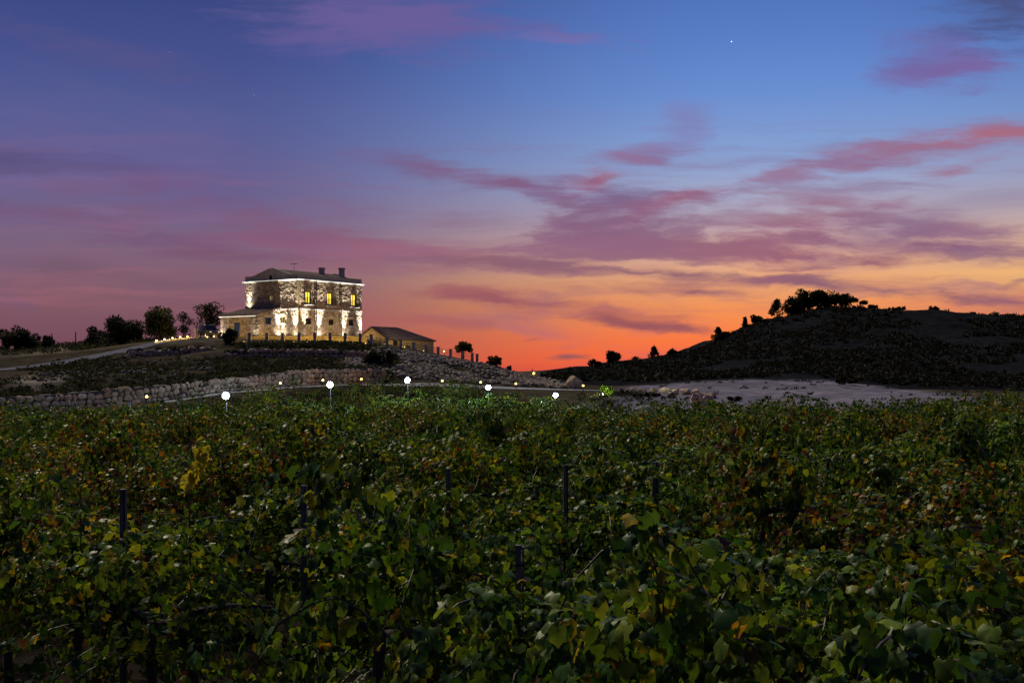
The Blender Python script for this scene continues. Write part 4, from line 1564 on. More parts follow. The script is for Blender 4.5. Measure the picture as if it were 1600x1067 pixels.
PAL = np.array([[.024, .058, .014], [.042, .090, .016], [.085, .135, .016], [.17, .195, .018], [.32, .21, .016], [.20, .068, .016], [.075, .024, .020], [.10, .060, .022]])
TONES = {
    'green': [.26, .31, .29, .10, .015, .0, .01, .015],
    'turning': [.18, .22, .30, .20, .05, .01, .02, .02],
    'rusty': [.15, .20, .22, .14, .09, .08, .07, .05],
}


def vine_colours(n, tone, r):
    """leaves that grow along one shoot share their stage of turning"""
    w = np.array(TONES[tone])
    cw = np.cumsum(w / w.sum())
    run = np.clip(np.repeat(r.random(n // 9 + 2), 9)[:n] * .62 + r.random(n) * .38, 0, .999)
    u = np.argsort(np.argsort(run)) / n
    i = np.searchsorted(cw, u)
    i = np.clip(i, 0, len(PAL) - 1)
    j = np.clip(i + (r.random(n) < .30), 0, len(PAL) - 1)
    k = r.uniform(.7, 1.3, (n, 1))
    return PAL[i] * k, PAL[j] * k


def vine_leaves(r, n_shoots=26, spread=.60, dens=1.0, zscale=1.0, wide=1.0):
    pos, T, N, shoots = [], [], [], []
    for s in range(n_shoots):
        p = np.array([r.uniform(-spread, spread), r.normal(0, .10), .92 + r.normal(0, .10)])
        d = unit(np.array([r.normal(0, .45), r.normal(0, .46) * wide, 1.0]))
        if s % 5 in (2, 4):         # lower shoots hang outward to the soil
            d = unit(np.array([r.normal(0, .4), np.sign(r.normal()) * r.uniform(.5, .9), r.uniform(.05, .5)]))
            p[2] = r.uniform(.38, .85)
        L = r.uniform(.7, 1.75)
        t, pts = 0.0, [p.copy()]
        while t < L:
            d = unit(d + np.array([r.normal(0, .12), r.normal(0, .12) + np.sign(d[1]) * .04, -.025 - .15 * t]))
            p = p + d * .075
            t += .075
            if p[2] < .12:
                break
            pts.append(p.copy())
            for e in range(1 + (r.random() < .75 * dens) + (r.random() < .35 * dens)):
                side = unit(r.normal(0, 1, 3) * (1, 1, .5))
                q = p + side * r.uniform(.02, .11)
                out = np.array([side[0] * .5 + r.normal(0, .25), side[1] * .6 + q[1] * 1.3 + r.normal(0, .25), 0])
                out = unit(out)
                pos.append(q * (1, 1, 1))
                T.append(out * .50 + np.array([0, 0, -.85]) + r.normal(0, .30, 3))
                N.append(out * .85 + np.array([0, 0, .48]) + r.normal(0, .36, 3))
        shoots.append([tuple(q) for q in pts])
    # rounded clumps: leaves shingled over a few lobes of the canopy
    for k in range(int(6 * max(dens, .6))):
        c = np.array([r.uniform(-.55, .55), r.normal(0, .22), r.uniform(.95, 1.42)])
        R_ = r.uniform(.26, .40)
        for e in range(int(r.integers(36, 50) * max(dens, .55))):
            d = unit(r.normal(0, 1, 3) + np.array([0, 0, .35]))
            pos.append(c + d * R_ * r.uniform(.82, 1.04) * (1, 1, .85))
            tan = np.array([0, 0, -1.0]) + d * (d[2] + .25) + r.normal(0, .22, 3)
            T.append(tan)
            N.append(d + np.array([0, 0, .25]) + r.normal(0, .22, 3))
    pos = np.array(pos)
    kz = 1.60 / np.percentile(pos[:, 2], 95)
    pos[:, 2] *= kz
    pos[:, 2] = np.where(pos[:, 2] > 1.55, 1.55 + (pos[:, 2] - 1.55) * .45, pos[:, 2])
    prof_ = lambda x: np.clip(1.10 - .50 * (np.abs(x) / .75) ** 2, .5, 1.1)
    pos[:, 2] *= prof_(pos[:, 0])
    shoots = [[(a, b, float(prof_(a)) * (c * kz if c * kz < 1.55 else 1.55 + (c * kz - 1.55) * .45)) for a, b, c in q] for q in shoots]
    return pos, np.array(T), np.array(N), shoots


# variants of a whole vine
VAR = []
tones = ['green', 'turning', 'green', 'rusty', 'turning', 'green', 'turning', 'rusty', 'green', 'turning', 'green', 'rusty']
for k, tone in enumerate(tones):
    r = np.random.default_rng(500 + k)
    pos, T, N, sh = vine_leaves(r, n_shoots=int(r.integers(24, 31)), zscale=r.uniform(.90, 1.08), wide=r.uniform(.8, 1.25))
    size = r.uniform(.043, .080, len(pos))
    cA, cB = vine_colours(len(pos), tone, r)
    mt = leaves_mesh('foliage', pos, T, N, size, cA, cB)
    mt.materials.append(M['vine_leaf'])
    # the leaves that lie outside are split off for the near vines
    dist = np.abs(pos[:, 1]) * 1.4 + np.maximum(pos[:, 2] - .75, 0) + r.uniform(0, .35, len(pos))
    order = np.argsort(-dist)
    nb = {}
    for cnt in (240, 90):
        rest = order[cnt:]
        mi = leaves_mesh('foliage', pos[rest], T[rest], N[rest], size[rest], cA[rest], cB[rest])
        mi.materials.append(M['vine_leaf'])
        nb[cnt] = (mi, order[:cnt])
    wood = MB()
    wood.tube([(0, 0, -.15), (.03, .02, .25), (-.02, -.01, .62), (.02, 0, .95)], [.055, .042, .036, .045], 7)
    wood.tube([(.02, 0, .93), (.3, .01, .98), (.68, 0, .97)], [.035, .026, .014], 6)
    wood.tube([(.02, 0, .93), (-.3, .01, .98), (-.68, 0, .96)], [.035, .026, .014], 6)
    wm = bpy.data.meshes.new('trunk')
    wm.from_pydata(wood.v, [], wood.f)
    wm.shade_smooth()
    wm.materials.append(M['bark'])
    cn = MB()
    for s in sh[::2]:
        cn.tube(s[::2] if len(s) > 3 else s, .006, 4, False)
    cm = bpy.data.meshes.new('canes')
    cm.from_pydata(cn.v, [], cn.f)
    cm.materials.append(M['cane'])
    VAR.append(dict(pos=pos, T=T, N=N, size=size, full=mt, near=nb, trunk=wm, canes=cm, tone=tone))
# single leaves, by colour
LEAF = {}
for tone in TONES:
    L = []
    r = np.random.default_rng(77)
    cA, cB = vine_colours(40, tone, r)
    for k in range(40):
        me = leaves_mesh('leaf', np.zeros((1, 3)), np.array([[0, 1., 0]]), np.array([[0, 0, 1.]]), np.array([1.0]), cA[k:k + 1], cB[k:k + 1], 'vine', np.array([k % 16]))
        me.materials.append(M['vine_leaf'])
        L.append(me)
    LEAF[tone] = L

# ------------------------------------------------------------------ the vineyard
ROW = math.radians(-45)
ud, vd = np.array([math.cos(ROW), math.sin(ROW)]), np.array([-math.sin(ROW), math.cos(ROW)])
r = np.random.default_rng(42)
spots = []
for k in range(0, 90):
    c = (7.5 + 4.0 * k) / math.sqrt(2)
    for j in range(-90, 120):
        s = j * 1.34 + r.uniform(-.2, .2)
        x, y = vd * (c + r.uniform(-.16, .16)) + ud * s
        if y < 3.2 or y > 145:
            continue
        px = 800 + F * x / y
        if px < -140 or px > 1740 or y > far_edge(px) - 1:
            continue
        if r.random() < .10 and y > 9:
            continue
        spots.append((y, x, px, k))
spots.sort()
in_view = [q for q in spots if -40 < q[2] < 1640]
single = set(q[:2] for q in in_view[:300])
vines_far = []
POSTS = [gp(811, 7.45), gp(192, 11.0), gp(475, 13.7), gp(700, 16.3), gp(884, 14.9), gp(1024, 17.5), gp(303, 10.9)]
ORD = ('nearest second third fourth fifth sixth seventh eighth ninth tenth eleventh twelfth thirteenth fourteenth fifteenth sixteenth seventeenth eighteenth nineteenth twentieth').split()
for y, x, px, row in spots:
    z = float(gz_at(x, y))
    tone_f = float(fbm(np.array(x / 6.0), np.array(y / 6.0), 55))
    want = 'rusty' if tone_f > .63 else ('turning' if tone_f > .52 else 'green')
    if (y, x) not in single:
        if y > 30:
            vines_far.append((x, y, z, want))
            continue
        if y > 20:
            vines_far.append((x, y, z, want))
            continue
    cand = [q for q in VAR if q['tone'] == want]
    V_ = cand[int(r.integers(len(cand)))]
    od = ORD[min(row, 19)]
    T = thing('grapevine', 'leafy autumn grapevine with drooping green and yellow leaves in the %s slanting row' % od, 'grapevine', (x, y, z), ROW + (math.pi if r.random() < .5 else 0) + r.uniform(-.2, .2), 'grapevines of the %s row' % od)
    sc = r.uniform(.92, 1.10) * float(np.interp(fbm(np.array(x / 2.4), np.array(y / 2.4), 63), [.34, .66], [.66, 1.24]))
    if row == 0:
        sc = max(sc, .95)
    for qx, qy in POSTS:
        if math.hypot(x - qx, y - qy) < .85:
            sc = min(max(sc, .93), .99)
        elif 0 < qy - y < 5 and abs(x - qx * y / qy) < .75:
            sc = min(sc, .90)
    T.scale = (1.0, 1.0, sc)
    link('trunk', V_['trunk'], None, T)
    link('canes', V_['canes'], None, T)
    cnt = 240 if y < 12.5 else (90 if y < 19 else 0)
    if px < -40 or px > 1640:
        cnt = 0
    if cnt:
        mi, idx = V_['near'][cnt]
        tag(link('foliage', mi, None, T), kind='stuff')
        Tt = unit(V_['T'][idx])
        Nn = V_['N'][idx]
        Nn = unit(Nn - (Nn * Tt).sum(-1, keepdims=True) * Tt)
        Bb = np.cross(Tt, Nn)
        lib = LEAF[V_['tone']]
        pick = r.integers(0, len(lib), len(idx))
        for q in range(len(idx)):
            p = V_['pos'][idx[q]]
            s = V_['size'][idx[q]] * 1.05
            ob = bpy.data.objects.new('leaf', lib[pick[q]])
            ob.parent = T
            mat = Matrix(((Bb[q][0], Tt[q][0], Nn[q][0]), (Bb[q][1], Tt[q][1], Nn[q][1]), (Bb[q][2], Tt[q][2], Nn[q][2])))
            ob.location = p
            ob.rotation_euler = mat.to_euler()
            ob.scale = (s, s, s)
            COL.objects.link(ob)
    else:
        tag(link('foliage', V_['full'], None, T), kind='stuff')
# the rest of the vineyard as one mass
FV = []
for k in range(8):
    rr = np.random.default_rng(900 + k)
    pos, T, N, sh = vine_leaves(rr, 15, .60, .35, rr.uniform(.9, 1.08), 1.0)
    FV.append((pos, T, N))
AP, AT, AN, AS, AA, AB = [], [], [], [], [], []
for x, y, z, want in vines_far:
    pos, T, N = FV[int(r.integers(8))]
    keep = r.random(len(pos)) < np.interp(y, [30, 60, 110], [.85, .62, .45])
    pos, T, N = pos[keep], T[keep], N[keep]
    a = ROW + (math.pi if r.random() < .5 else 0) + r.uniform(-.25, .25)
    ca, sa = math.cos(a), math.sin(a)
    R2 = np.array([[ca, -sa, 0], [sa, ca, 0], [0, 0, 1]])
    AP.append((pos * (1.05, 1, r.uniform(.92, 1.10) * float(np.interp(fbm(np.array(x / 3.2), np.array(y / 3.2), 63), [.34, .66], [.52, 1.36])))) @ R2.T + (x, y, z))
    AT.append(T @ R2.T)
    AN.append(N @ R2.T)
    AS.append(r.uniform(.058, .096, len(pos)) * np.interp(y, [30, 60, 110], [1.05, 1.25, 1.45]))
    cA, cB = vine_colours(len(pos), want, r)
    k = r.uniform(.75, 1.25)
    AA.append(cA * k)
    AB.append(cB * k)
me = leaves_mesh('vineyard', np.concatenate(AP), np.concatenate(AT), np.concatenate(AN), np.concatenate(AS), np.concatenate(AA), np.concatenate(AB), 'far')
tag(link('vine_foliage', me, M['vine_leaf']), 'farther vineyard rows merging into one leafy mass up to the path', 'vineyard', kind='stuff')
print('vines single', len(single), 'far', len(vines_far), 'far leaves', len(np.concatenate(AP)))


# trellis posts that stick out of the leaves
def vine_post(px, py_top, Y, label, group=None, w=.055, mat='post_metal', tilt=0.0):
    x = (px - 800) / F * Y
    z = float(gz_at(x, Y))
    top = at(px, py_top, Y).z - z
    mb = MB()
    poly = [(-w, -.02), (-w, .03), (-w + .05, .03), (-w + .05, .012), (w * .55, .012), (w * .55, .03), (w, .03), (w, -.02), (w * .55, -.02), (w * .55, -.004), (-w + .05, -.004), (-w + .05, -.02)]
    mb.prism(poly, 'z', -.3, top)
    q = mb.build('vine_post', M[mat])
    q.location = (x, Y, z)
    q.rotation_euler = (0, tilt, 0)
    return tag(q, label, 'post', group)


def split_post(px, py_top, Y):
    x = (px - 800) / F * Y
    z = float(gz_at(x, Y))
    top = at(px, py_top, Y).z - z
    T = thing('vine_post', 'split metal trellis post rising from the nearest vine row', 'post', (x, Y, z))
    for a, b, t in ((-.026, .008, top), (.014, .026, top - .01)):
        MB().add([(a, -.02, -.3), (b, -.02, -.3), (b, .02, -.3), (a, .02, -.3), (a + .004, -.02, t), (b + .004, -.02, t), (b + .004, .02, t), (a + .004, .02, t)],
                 [(3, 2, 1, 0), (4, 5, 6, 7), (0, 1, 5, 4), (1, 2, 6, 5), (2, 3, 7, 6), (3, 0, 4, 7)]).build('upright', M['post_metal'], T)
    for zz in (top - .12, top - .45, .5):
        MB().box(-.030, -.024, zz, .034, .0, zz + .012).build('wire_clip', M['iron'], T)
    return T


split_post(811, 851, 7.45)
vine_post(192, 764, 11.0, 'slim trellis post near the tall yellow shoot', w=.022)
vine_post(475, 758, 13.7, 'slim dark trellis post among shaded leaves beyond the nearest row', w=.03)
vine_post(700, 732, 16.3, 'slim trellis post almost hidden by orange leaves', w=.03)
vine_post(884, 726, 14.9, 'grey trellis post standing clear of the leaves directly behind the split metal post', w=.026)
vine_post(1024, 722, 17.5, 'broad grey trellis post right of another grey post', w=.045)
for k, (px, top, Y) in enumerate(((118, 630, 104), (202, 627.5, 107), (278.5, 625.5, 111.5), (311, 620, 114))):
    vine_post(px, top, Y, 'short white end post at the vineyard edge below the path, %s from the left' % ORDN[k], 'white end posts by the path', .10, 'white')
# the tall yellow shoot
x0, y0 = gp(300, 10.9)
z0 = float(gz_at(x0, y0))
T = thing('grapevine', 'grapevine with one tall arching shoot of bright yellow leaves', 'grapevine', (x0, y0, z0))
pts = []
for i in range(15):
    u = i / 14
    q = at(295 + 22 * u - 6 * math.sin(u * 6), 765 - 72 * u + 12 * max(0, u - .8) * 4, 10.9) - Vector((x0, y0, z0))
    q.y = .1 * math.sin(u * 5)
    pts.append(q)
link('trunk', VAR[0]['trunk'], None, T)
MB().tube([Vector((0, 0, .6))] + pts, .007, 5).build('shoot', M['cane'], T)
rs = random.Random(3)
r3 = np.random.default_rng(8)
cy = np.array([[.40, .38, .035]])
YL = []
for k in range(6):
    me = leaves_mesh('leaf', np.zeros((1, 3)), np.array([[0, 1., 0]]), np.array([[0, 0, 1.]]), np.array([1.0]), cy * r3.uniform(.7, 1.1), cy * np.array([[1.1, .9, .8]]), 'vine', np.array([k]))
    me.materials.append(M['vine_leaf'])
    YL.append(me)
for q in pts[1:]:
    for e in range(2):
        ob = bpy.data.objects.new('leaf', YL[rs.randrange(6)])
        ob.parent = T
        ob.location = q + Vector((rs.uniform(-.05, .05), rs.uniform(-.08, .02), rs.uniform(-.03, .03)))
        s = rs.uniform(.05, .08)
        ob.scale = (s, s, s)
        ob.rotation_euler = (math.radians(rs.uniform(-125, -60)), rs.uniform(-.5, .5), rs.uniform(-1, 1))
        COL.objects.link(ob)


# ------------------------------------------------------------------ trees and shrubs
def tree(name, label, px, Y, py_top, w_px, kind='round', col=(.035, .045, .022), trunk_h=.3, leaf=.20, n=1500, clumps=18, base=None, group=None, seed=1, gaps=1.0, cat='tree', py_base=None):
    r = np.random.default_rng(seed)
    p = on(px, Y) if base is None else base
    top = at(px, py_top, Y).z - p.z
    w = w_px / F * Y / 2
    T = thing(name, label, cat, p, 0, group)
    cen = []
    z0 = top * trunk_h        # below zero: the crown reaches the ground
    for k in range(clumps):
        if kind == 'cone':
            u = r.uniform(0, 1) ** .8
            z = z0 + (top - z0) * u * .95
            rad = w * (1 - u) * .85
            a = r.uniform(0, 6.28)
            c = np.array([math.cos(a) * rad, math.sin(a) * rad, z - .08 * rad])
            sz = w * (.16 + .30 * (1 - u))
        elif kind == 'umbrella':
            a = r.uniform(0, 6.28)
            rad = w * math.sqrt(r.uniform(0, 1)) * .85
            c = np.array([math.cos(a) * rad, math.sin(a) * rad, top * (.80 + .10 * r.uniform(-1, 1)) - rad * .18])
            sz = w * .32
        else:
            d = unit(r.normal(0, 1, 3))
            rad = r.uniform(.30, .80)
            c = np.array([d[0] * w * rad, d[1] * w * rad, (z0 + top) / 2 + d[2] * (top - z0) / 2 * rad])
            sz = min(w, (top - z0) / 2) * r.uniform(.32, .52)
        cen.append((c, sz))
    pos, Tn, Nn = [], [], []
    n = int(n * 1.7)
    per = max(6, n // clumps)
    for c, sz in cen:
        d = unit(r.normal(0, 1, (per, 3)))
        rad = sz * r.uniform(.25, 1.0, (per, 1)) ** .55
        pos.append(c + d * rad * (1, 1, .8 if kind != 'umbrella' else .45))
        Tn.append(d + r.normal(0, .6, (per, 3)))
        Nn.append(d * .6 + np.array([0, 0, .8]) + r.normal(0, .5, (per, 3)))
    pos, Tn, Nn = np.concatenate(pos), np.concatenate(Tn), np.concatenate(Nn)
    pos[:, 2] = np.maximum(pos[:, 2], .05)
    m = len(pos)
    k = r.uniform(.55, 1.5, (m, 1))
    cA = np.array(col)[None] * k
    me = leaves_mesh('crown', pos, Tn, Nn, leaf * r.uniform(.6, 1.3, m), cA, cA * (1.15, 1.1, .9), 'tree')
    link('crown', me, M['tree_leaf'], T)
    mb = MB()
    tr = max(.03, w * .055)
    mb.tube([(0, 0, -.3), (.04 * w, .02, abs(z0) * .6), (-.03 * w, 0, z0 + (top - z0) * .35), (0, 0, z0 + (top - z0) * (.8 if kind == 'cone' else .55))], [tr * 1.4, tr, tr * .7, tr * .3], 7)
    mb.build('trunk', M['bark'], T, smooth=True)
    mb = MB()
    for c, sz in cen:
        s0 = Vector((0, 0, z0 * .7 + (float(c[2]) - z0) * .35 if kind != 'cone' else max(z0 * .5, float(c[2]) + .02)))
        e = Vector(tuple(c * (1, 1, 1)))
        if kind == 'round':
            e = e + (e - Vector((0, 0, (z0 + top) / 2))) * .16
        mid = s0.lerp(e, .55) + Vector((r.normal(0, .05 * w), r.normal(0, .05 * w), .06 * w))
        mb.tube([s0, mid, e], [tr * .5, tr * .32, tr * .12], 5)
    mb.build('limbs', M['bark'], T, smooth=True)
    return T


DK = (.022, .026, .016)
tree('tree', 'low broad dark tree at the left end of the skyline', 30, 205, 512, 98, col=DK, trunk_h=-.15, n=3600, clumps=36, leaf=.30, seed=1)
tree('bush', 'small dark bush just right of the low broad tree', 68, 203, 526, 40, col=DK, trunk_h=-.1, n=1000, clumps=12, leaf=.28, seed=2, cat='bush')
tree('tree', 'dense dark spreading tree left of the tall lamp-lit tree', 195, 196, 491, 98, col=DK, trunk_h=-.15, n=4200, clumps=40, leaf=.30, seed=3)
tree('bush', 'ragged dark bush between the spreading tree and wooden posts', 152, 200, 511, 50, col=DK, trunk_h=-.15, n=1300, clumps=14, leaf=.26, seed=4, cat='bush')
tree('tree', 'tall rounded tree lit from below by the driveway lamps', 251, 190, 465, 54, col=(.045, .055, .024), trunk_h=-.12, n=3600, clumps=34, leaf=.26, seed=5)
tree('tree', 'thin sparse tree between the tall lit tree and the car', 286, 196, 485, 32, col=DK, trunk_h=.08, n=520, clumps=14, leaf=.22, seed=6)
tree('bush', 'thin scrubby bush behind the driveway lamps', 268, 198, 500, 24, col=DK, trunk_h=.1, n=300, clumps=9, leaf=.22, seed=7, cat='bush')
tree('tree', 'open branching tree behind the parked car', 328, 194, 468, 50, col=(.030, .034, .018), trunk_h=.15, n=1100, clumps=26, leaf=.27, seed=8)
tree('shrub', 'round black shrub in front of the annex beside the drive', 361, 172, 513, 50, col=DK, trunk_h=.05, n=2200, clumps=20, leaf=.2, seed=9, cat='shrub')
tree('shrub', 'large dark shrub on the rubble bank between two floodlights', 593, 156, 546, 66, col=DK, trunk_h=.02, n=2600, clumps=24, leaf=.2, seed=10, cat='shrub')
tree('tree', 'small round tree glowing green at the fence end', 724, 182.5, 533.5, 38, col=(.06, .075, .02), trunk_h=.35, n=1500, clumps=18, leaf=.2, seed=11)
tree('bush', 'ragged bush on the mound slope right of the fence', 771, 181, 557, 36, col=DK, trunk_h=.1, n=700, clumps=12, leaf=.22, seed=12, cat='bush')
tree('bush', 'low trailing bush at the foot of the mound', 792, 181, 572, 24, col=DK, trunk_h=.05, n=300, clumps=8, leaf=.2, seed=13, cat='bush')
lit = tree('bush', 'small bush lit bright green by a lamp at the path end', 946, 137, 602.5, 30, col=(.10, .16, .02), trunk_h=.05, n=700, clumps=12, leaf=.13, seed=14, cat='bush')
tree('bush', 'dark rounded bush alone in the pale field', 1147, 124, 619.5, 30, col=DK, trunk_h=.05, n=800, clumps=12, leaf=.14, seed=15, cat='bush')
tree('bush', 'dark bush on the upper edge of the pale field', 1320, 180, 589, 44, col=DK, trunk_h=.02, n=1200, clumps=14, leaf=.22, seed=16, cat='bush')
tree('bush', 'dark thicket in front of the stone blocks', 1010, 126, 614, 80, col=(.018, .022, .015), trunk_h=.02, n=1800, clumps=22, leaf=.16, seed=17, cat='bush')
tree('bush', 'dark low thicket right of the lit green bush', 972, 133, 609, 34, col=(.018, .022, .015), trunk_h=.02, n=900, clumps=14, leaf=.16, seed=18, cat='bush')
# on the right-hand hill
HT = [
    ('tree', 'round-crowned tree low on the hill ridge above the lit bush', 958, 290, 547, 32, 'round', .12, 900, 14),
    ('bush', 'low bush left of the round-crowned ridge tree', 932, 288, 561, 26, 'round', .05, 400, 9),
    ('tree', 'small pointed conifer on the low ridge', 1022, 306, 541.5, 16, 'cone', .1, 500, 22),
    ('bush', 'rounded bush on the ridge right of the small conifer', 1049, 311, 545, 24, 'round', .05, 500, 9),
    ('tree', 'spiky little conifer halfway up the ridge', 1122, 320, 512.5, 22, 'cone', .05, 500, 20),
    ('bush', 'dark bush at the foot of the spiky conifer', 1136, 321, 519, 26, 'round', .03, 500, 9),
    ('tree', 'narrow cypress on the upper ridge', 1164, 326, 496, 9, 'cone', .02, 400, 20),
    ('bush', 'bush beside the narrow cypress', 1182, 328, 492, 30, 'round', .03, 500, 9),
    ('tree', 'layered pine standing alone left of the hilltop grove', 1214, 331, 468, 28, 'cone', .2, 700, 22),
    ('tree', 'dark pine at the left end of the hilltop grove', 1238, 333, 464, 40, 'round', .0, 1900, 26),
    ('tree', 'largest pine of the hilltop grove with flat top', 1264, 335, 451, 60, 'round', .0, 3400, 40),
    ('tree', 'broad pine right of the largest in the grove', 1293, 336, 453, 54, 'round', .0, 2800, 34),
    ('tree', 'leaning ragged pine at the right end of the grove', 1321, 335, 459, 46, 'round', .08, 1300, 26),
    ('tree', 'small umbrella-shaped tree right of the grove', 1348, 335, 470, 13, 'umbrella', .5, 320, 9),
    ('bush', 'low bush on the crest beyond the umbrella tree', 1362, 335, 477, 18, 'round', .02, 300, 7),
    ('bush', 'pair-crowned low bush at the middle of the crest', 1402, 335, 479.5, 32, 'round', .02, 450, 10),
    ('bush', 'dome-shaped bush farther along the crest', 1458, 332, 480, 22, 'round', .02, 350, 8),
    ('bush', 'last low bush on the falling crest', 1520, 329, 488.5, 16, 'round', .02, 250, 7),
]
for i, (nm, lab, px, Y, pt, w, kd, th, n, cl) in enumerate(HT):
    tree(nm, lab, px, Y, pt, w, kd, (.018, .021, .014), th, .42, n, cl, seed=40 + i, cat='tree' if nm == 'tree' else 'bush')


def scrub(name, label, spots, col, seed, leaf, per=36, flat=.7, colB=None):
    r = np.random.default_rng(seed)
    P_, T_, N_, S_, C_ = [], [], [], [], []
    for x, y, z, w in spots:
        d = unit(r.normal(0, 1, (per, 3)))
        d[:, 2] = np.abs(d[:, 2])
        P_.append(np.array([x, y, z]) + d * w * r.uniform(.4, 1, (per, 1)) * (1, 1, flat))
        T_.append(d + r.normal(0, .6, (per, 3)))
        N_.append(d * .6 + np.array([0, 0, .8]) + r.normal(0, .5, (per, 3)))
        S_.append(leaf * r.uniform(.6, 1.3, per) * (w ** .3))
        cc = np.array(col) if (colB is None or r.random() < .6) else np.array(colB)
        C_.append(cc[None] * r.uniform(.75, 1.25, (per, 1)) * r.uniform(.75, 1.25))
    me = leaves_mesh(name, np.concatenate(P_), np.concatenate(T_), np.concatenate(N_), np.concatenate(S_), np.concatenate(C_), np.concatenate(C_), 'tree')
    return tag(link(name, me, M['tree_leaf']), label, 'scrub', kind='stuff')


r = np.random.default_rng(70)
sp = []
while len(sp) < 3600:
    px, Y = r.uniform(850, 1680), r.uniform(185, 338)
    lo = np.interp(px, [850, 985, 1050, 1130, 1250, 1340, 1440, 1500, 1700], [172, 172, 186, 191, 195, 191, 185, 155, 116])
    if Y < lo + 2 or Y > np.interp(px, [q[0] for q in CREST], [q[2] for q in CREST]) + 2:
        continue
    x = (px - 800) / F * Y
    if fbm(np.array(x / 14), np.array(Y / 14), 91) < .42:
        continue
    w = r.uniform(.35, 1.0) * (1.5 if r.random() < .08 else 1)
    sp.append((x, Y, float(gz_at(x, Y)) - .1, w))
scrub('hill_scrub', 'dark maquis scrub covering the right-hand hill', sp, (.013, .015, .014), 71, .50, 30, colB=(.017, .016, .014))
sp = []
while len(sp) < 1300:
    px, Y = r.uniform(-60, 620), r.uniform(112, 172)
    wy = np.interp(px, [-60, 0, 100, 170, 230, 330, 430, 520, 620], [113, 114, 116, 118.5, 121.5, 128.5, 139, 147, 152])
    dy_ = np.interp(px, [-160, 0, 70, 135, 225, 300, 352, 620], [139, 147, 152, 159, 165, 164, 158, 160])
    if Y < wy + .2 or Y > dy_:
        continue
    x = (px - 800) / F * Y
    if 200 < px < 320 and Y > 156 and r.random() < .75:
        continue
    if abs(px - 60) < 50 and abs(Y - 128) < 8 and r.random() < .8:
        continue
    if fbm(np.array(x / 5), np.array(Y / 5), 17) < (.30 if Y < wy + 4 else .42):
        continue
    sp.append((x, Y, float(gz_at(x, Y)) - .05, r.uniform(.25, .7)))
for key, cnt in (('lower', 420), ('drive', 60), ('terrace', 160)):     # growth along the wall tops
    wl = WALLS[key]
    L_ = line_len(wl)
    for i in range(cnt):
        q, d = poly_at(wl, r.uniform(0, L_))
        o_ = r.uniform(.55, 3.3)
        sp.append((q[0] - d[1] * o_, q[1] + d[0] * o_, q[3] - .12, r.uniform(.16, .42)))
for i in range(260):                        # tufts on the ragged edge of the field
    px, Y = r.uniform(985, 1560), r.uniform(108, 192)
    e_ = np.interp(px, [960, 985, 1050, 1130, 1250, 1340, 1440, 1500, 1700], [104, 166, 182, 188, 192, 188, 182, 150, 112])
    if abs(Y - e_) > 9 and r.random() < .86:
        continue
    x = (px - 800) / F * Y
    sp.append((x, Y, float(gz_at(x, Y)) - .08, r.uniform(.2, .6)))
for i in range(220):                        # hedge under the fence
    px = r.uniform(372, 600)
    Y = np.interp(px, [376, 467, 572, 605], [168.3, 168, 168.5, 170]) + r.uniform(-2.2, 1.4)
    x = (px - 800) / F * Y
    sp.append((x, Y, float(gz_at(x, Y)), r.uniform(.4, .75)))
for i in range(520):                        # skyline scrub on the left
    px, Y = r.uniform(-60, 330), r.uniform(188, 215)
    x = (px - 800) / F * Y
    if px > 235 and Y < 192:
        continue
    sp.append((x, Y, float(gz_at(x, Y)), r.uniform(.35, .8) * (1.5 if 90 < px < 250 else 1)))
for i in range(160):                        # tufts along the drive and the rubble
    px, Y = r.uniform(600, 890), r.uniform(150, 168)
    x = (px - 800) / F * Y
    sp.append((x, Y, float(gz_at(x, Y)) - .1, r.uniform(.2, .5)))
for i in range(120):                        # weeds between vineyard and field
    px, Y = r.uniform(905, 1130), r.uniform(106, 140)
    x = (px - 800) / F * Y
    if Y > np.interp(px, [905, 985, 1130], [140, 138, 112]):
        continue
    sp.append((x, Y, float(gz_at(x, Y)) - .05, r.uniform(.3, .7)))
scrub('bank_scrub', 'dark weeds and low scrub on the banks below the villa', sp, (.028, .032, .018), 72, .26, 34, colB=(.050, .044, .026))


# weeds and fallen leaves under the nearest rows
sp = []
for i in range(1500):
    Y = r.uniform(4.5, 24)
    px = r.uniform(-120, 1720)
    x = (px - 800) / F * Y
    sp.append((x, Y, float(gz_at(x, Y)) - .03, r.uniform(.10, .30)))
scrub('weeds', 'dark weeds growing on the soil under the nearest vine rows', sp, (.022, .040, .014), 88, .10, 26, colB=(.050, .040, .018))

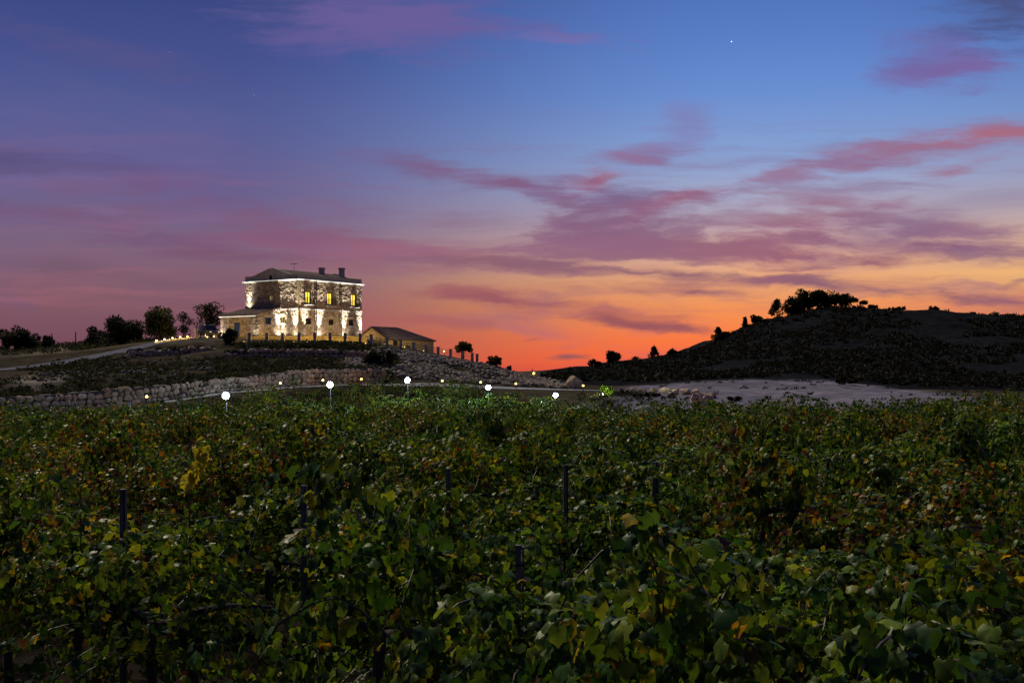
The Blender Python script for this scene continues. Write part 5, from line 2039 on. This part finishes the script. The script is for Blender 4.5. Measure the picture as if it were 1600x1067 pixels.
# ------------------------------------------------------------------ floodlights in the vines
def floodlight(label, px, py, Y, rad, watts):
    head = at(px, py, Y)
    x = head.x
    z = float(gz_at(x, Y))
    T = thing('floodlight', label, 'floodlight', (x, Y, z), math.atan2(-x, -Y) + math.pi / 2 + math.pi, 'white floodlights on poles among the vines')
    # local -y faces the camera side after rotation; build along local x
    T.rotation_euler = (0, 0, 0)
    hz = head.z - z
    MB().tube([(0, .16, -.3), (0, .16, hz - .05)], [.04, .03], 8).build('pole', M['iron'], T)
    R = Matrix.Rotation(math.pi / 2, 3, 'X')
    MB().lathe([(rad * .35, -.30), (rad * .75, -.20), (rad * 1.08, -.02), (rad * 1.10, .03), (rad * 1.0, .03)], 20, (0, -.10, hz), R).build('housing', M['iron'], T)
    MB().lathe([(rad * .99, .031), (rad * .8, .07), (rad * .4, .10), (rad * .05, .11)], 20, (0, -.10, hz), R).build('lens', M['flood'], T, smooth=True)
    mb = MB()
    mb.tube([(-rad * 1.2, .0, hz), (-rad * 1.2, .14, hz - .1), (0, .16, hz - rad * .9), (rad * 1.2, .14, hz - .1), (rad * 1.2, .0, hz)], .025, 6)
    mb.build('bracket', M['iron'], T)
    lamp(T, (0, -.45, hz), watts, (.58, .80, 1.0), .2)
    return T


floodlight('large white floodlight nearest the boulder wall, leftmost of five', 353.5, 618, 104, .27, 1900)
floodlight('white floodlight below the near corner of the villa', 516, 601, 124, .27, 1600)
floodlight('white floodlight standing below the barn wall', 637, 594, 131, .25, 1200)
floodlight('white floodlight between the barn lamp and the lone boulder', 763, 605.5, 130, .24, 900)
floodlight('smallest white floodlight, nearest the lit green bush', 868, 617.5, 127, .22, 700)
# path bollards
for k, (px, Y, w) in enumerate(((229, 114.6, 20), (438, 132.2, 15), (504.5, 139.6, 14), (564.5, 143.5, 14), (691, 145, 8), (751, 146, 8), (806, 146.5, 6), (911, 147.5, 9))):
    ground_lamp(px, Y, 'small yellow bollard lamp beside the long path, %s from the left' % ORDN[k], w, 'yellow bollard lamps along the path', .55, off=(.12, -.12, .80), rad=.10)
T = ground_lamp(941.5, 135.3, 'small yellow lamp at the foot of the lit green bush', 420, None, .2, color=(.85, 1.0, .30), off=(.1, -.5, .55))
# far lamp on the horizon
p = on(834, 255)
T = thing('street_lamp', 'tiny orange street lamp on a pole in the gap between the hills', 'street lamp', p)
hz = at(834, 583.5, 255).z - p.z
MB().tube([(-.3, 0, -.2), (-.3, 0, hz + .9)], .09, 6).build('pole', M['iron'], T)
MB().tube([(-.3, 0, hz + .3), (0, 0, hz + .3)], .05, 5).build('arm', M['iron'], T)
MB().lathe([(.1, hz - .18), (.22, hz - .05), (.22, hz + .12), (.1, hz + .24)], 10).build('lamp_head', M['orange_bulb'], T)
lamp(T, (0, -.5, hz), 60, (1, .5, .12), .1)
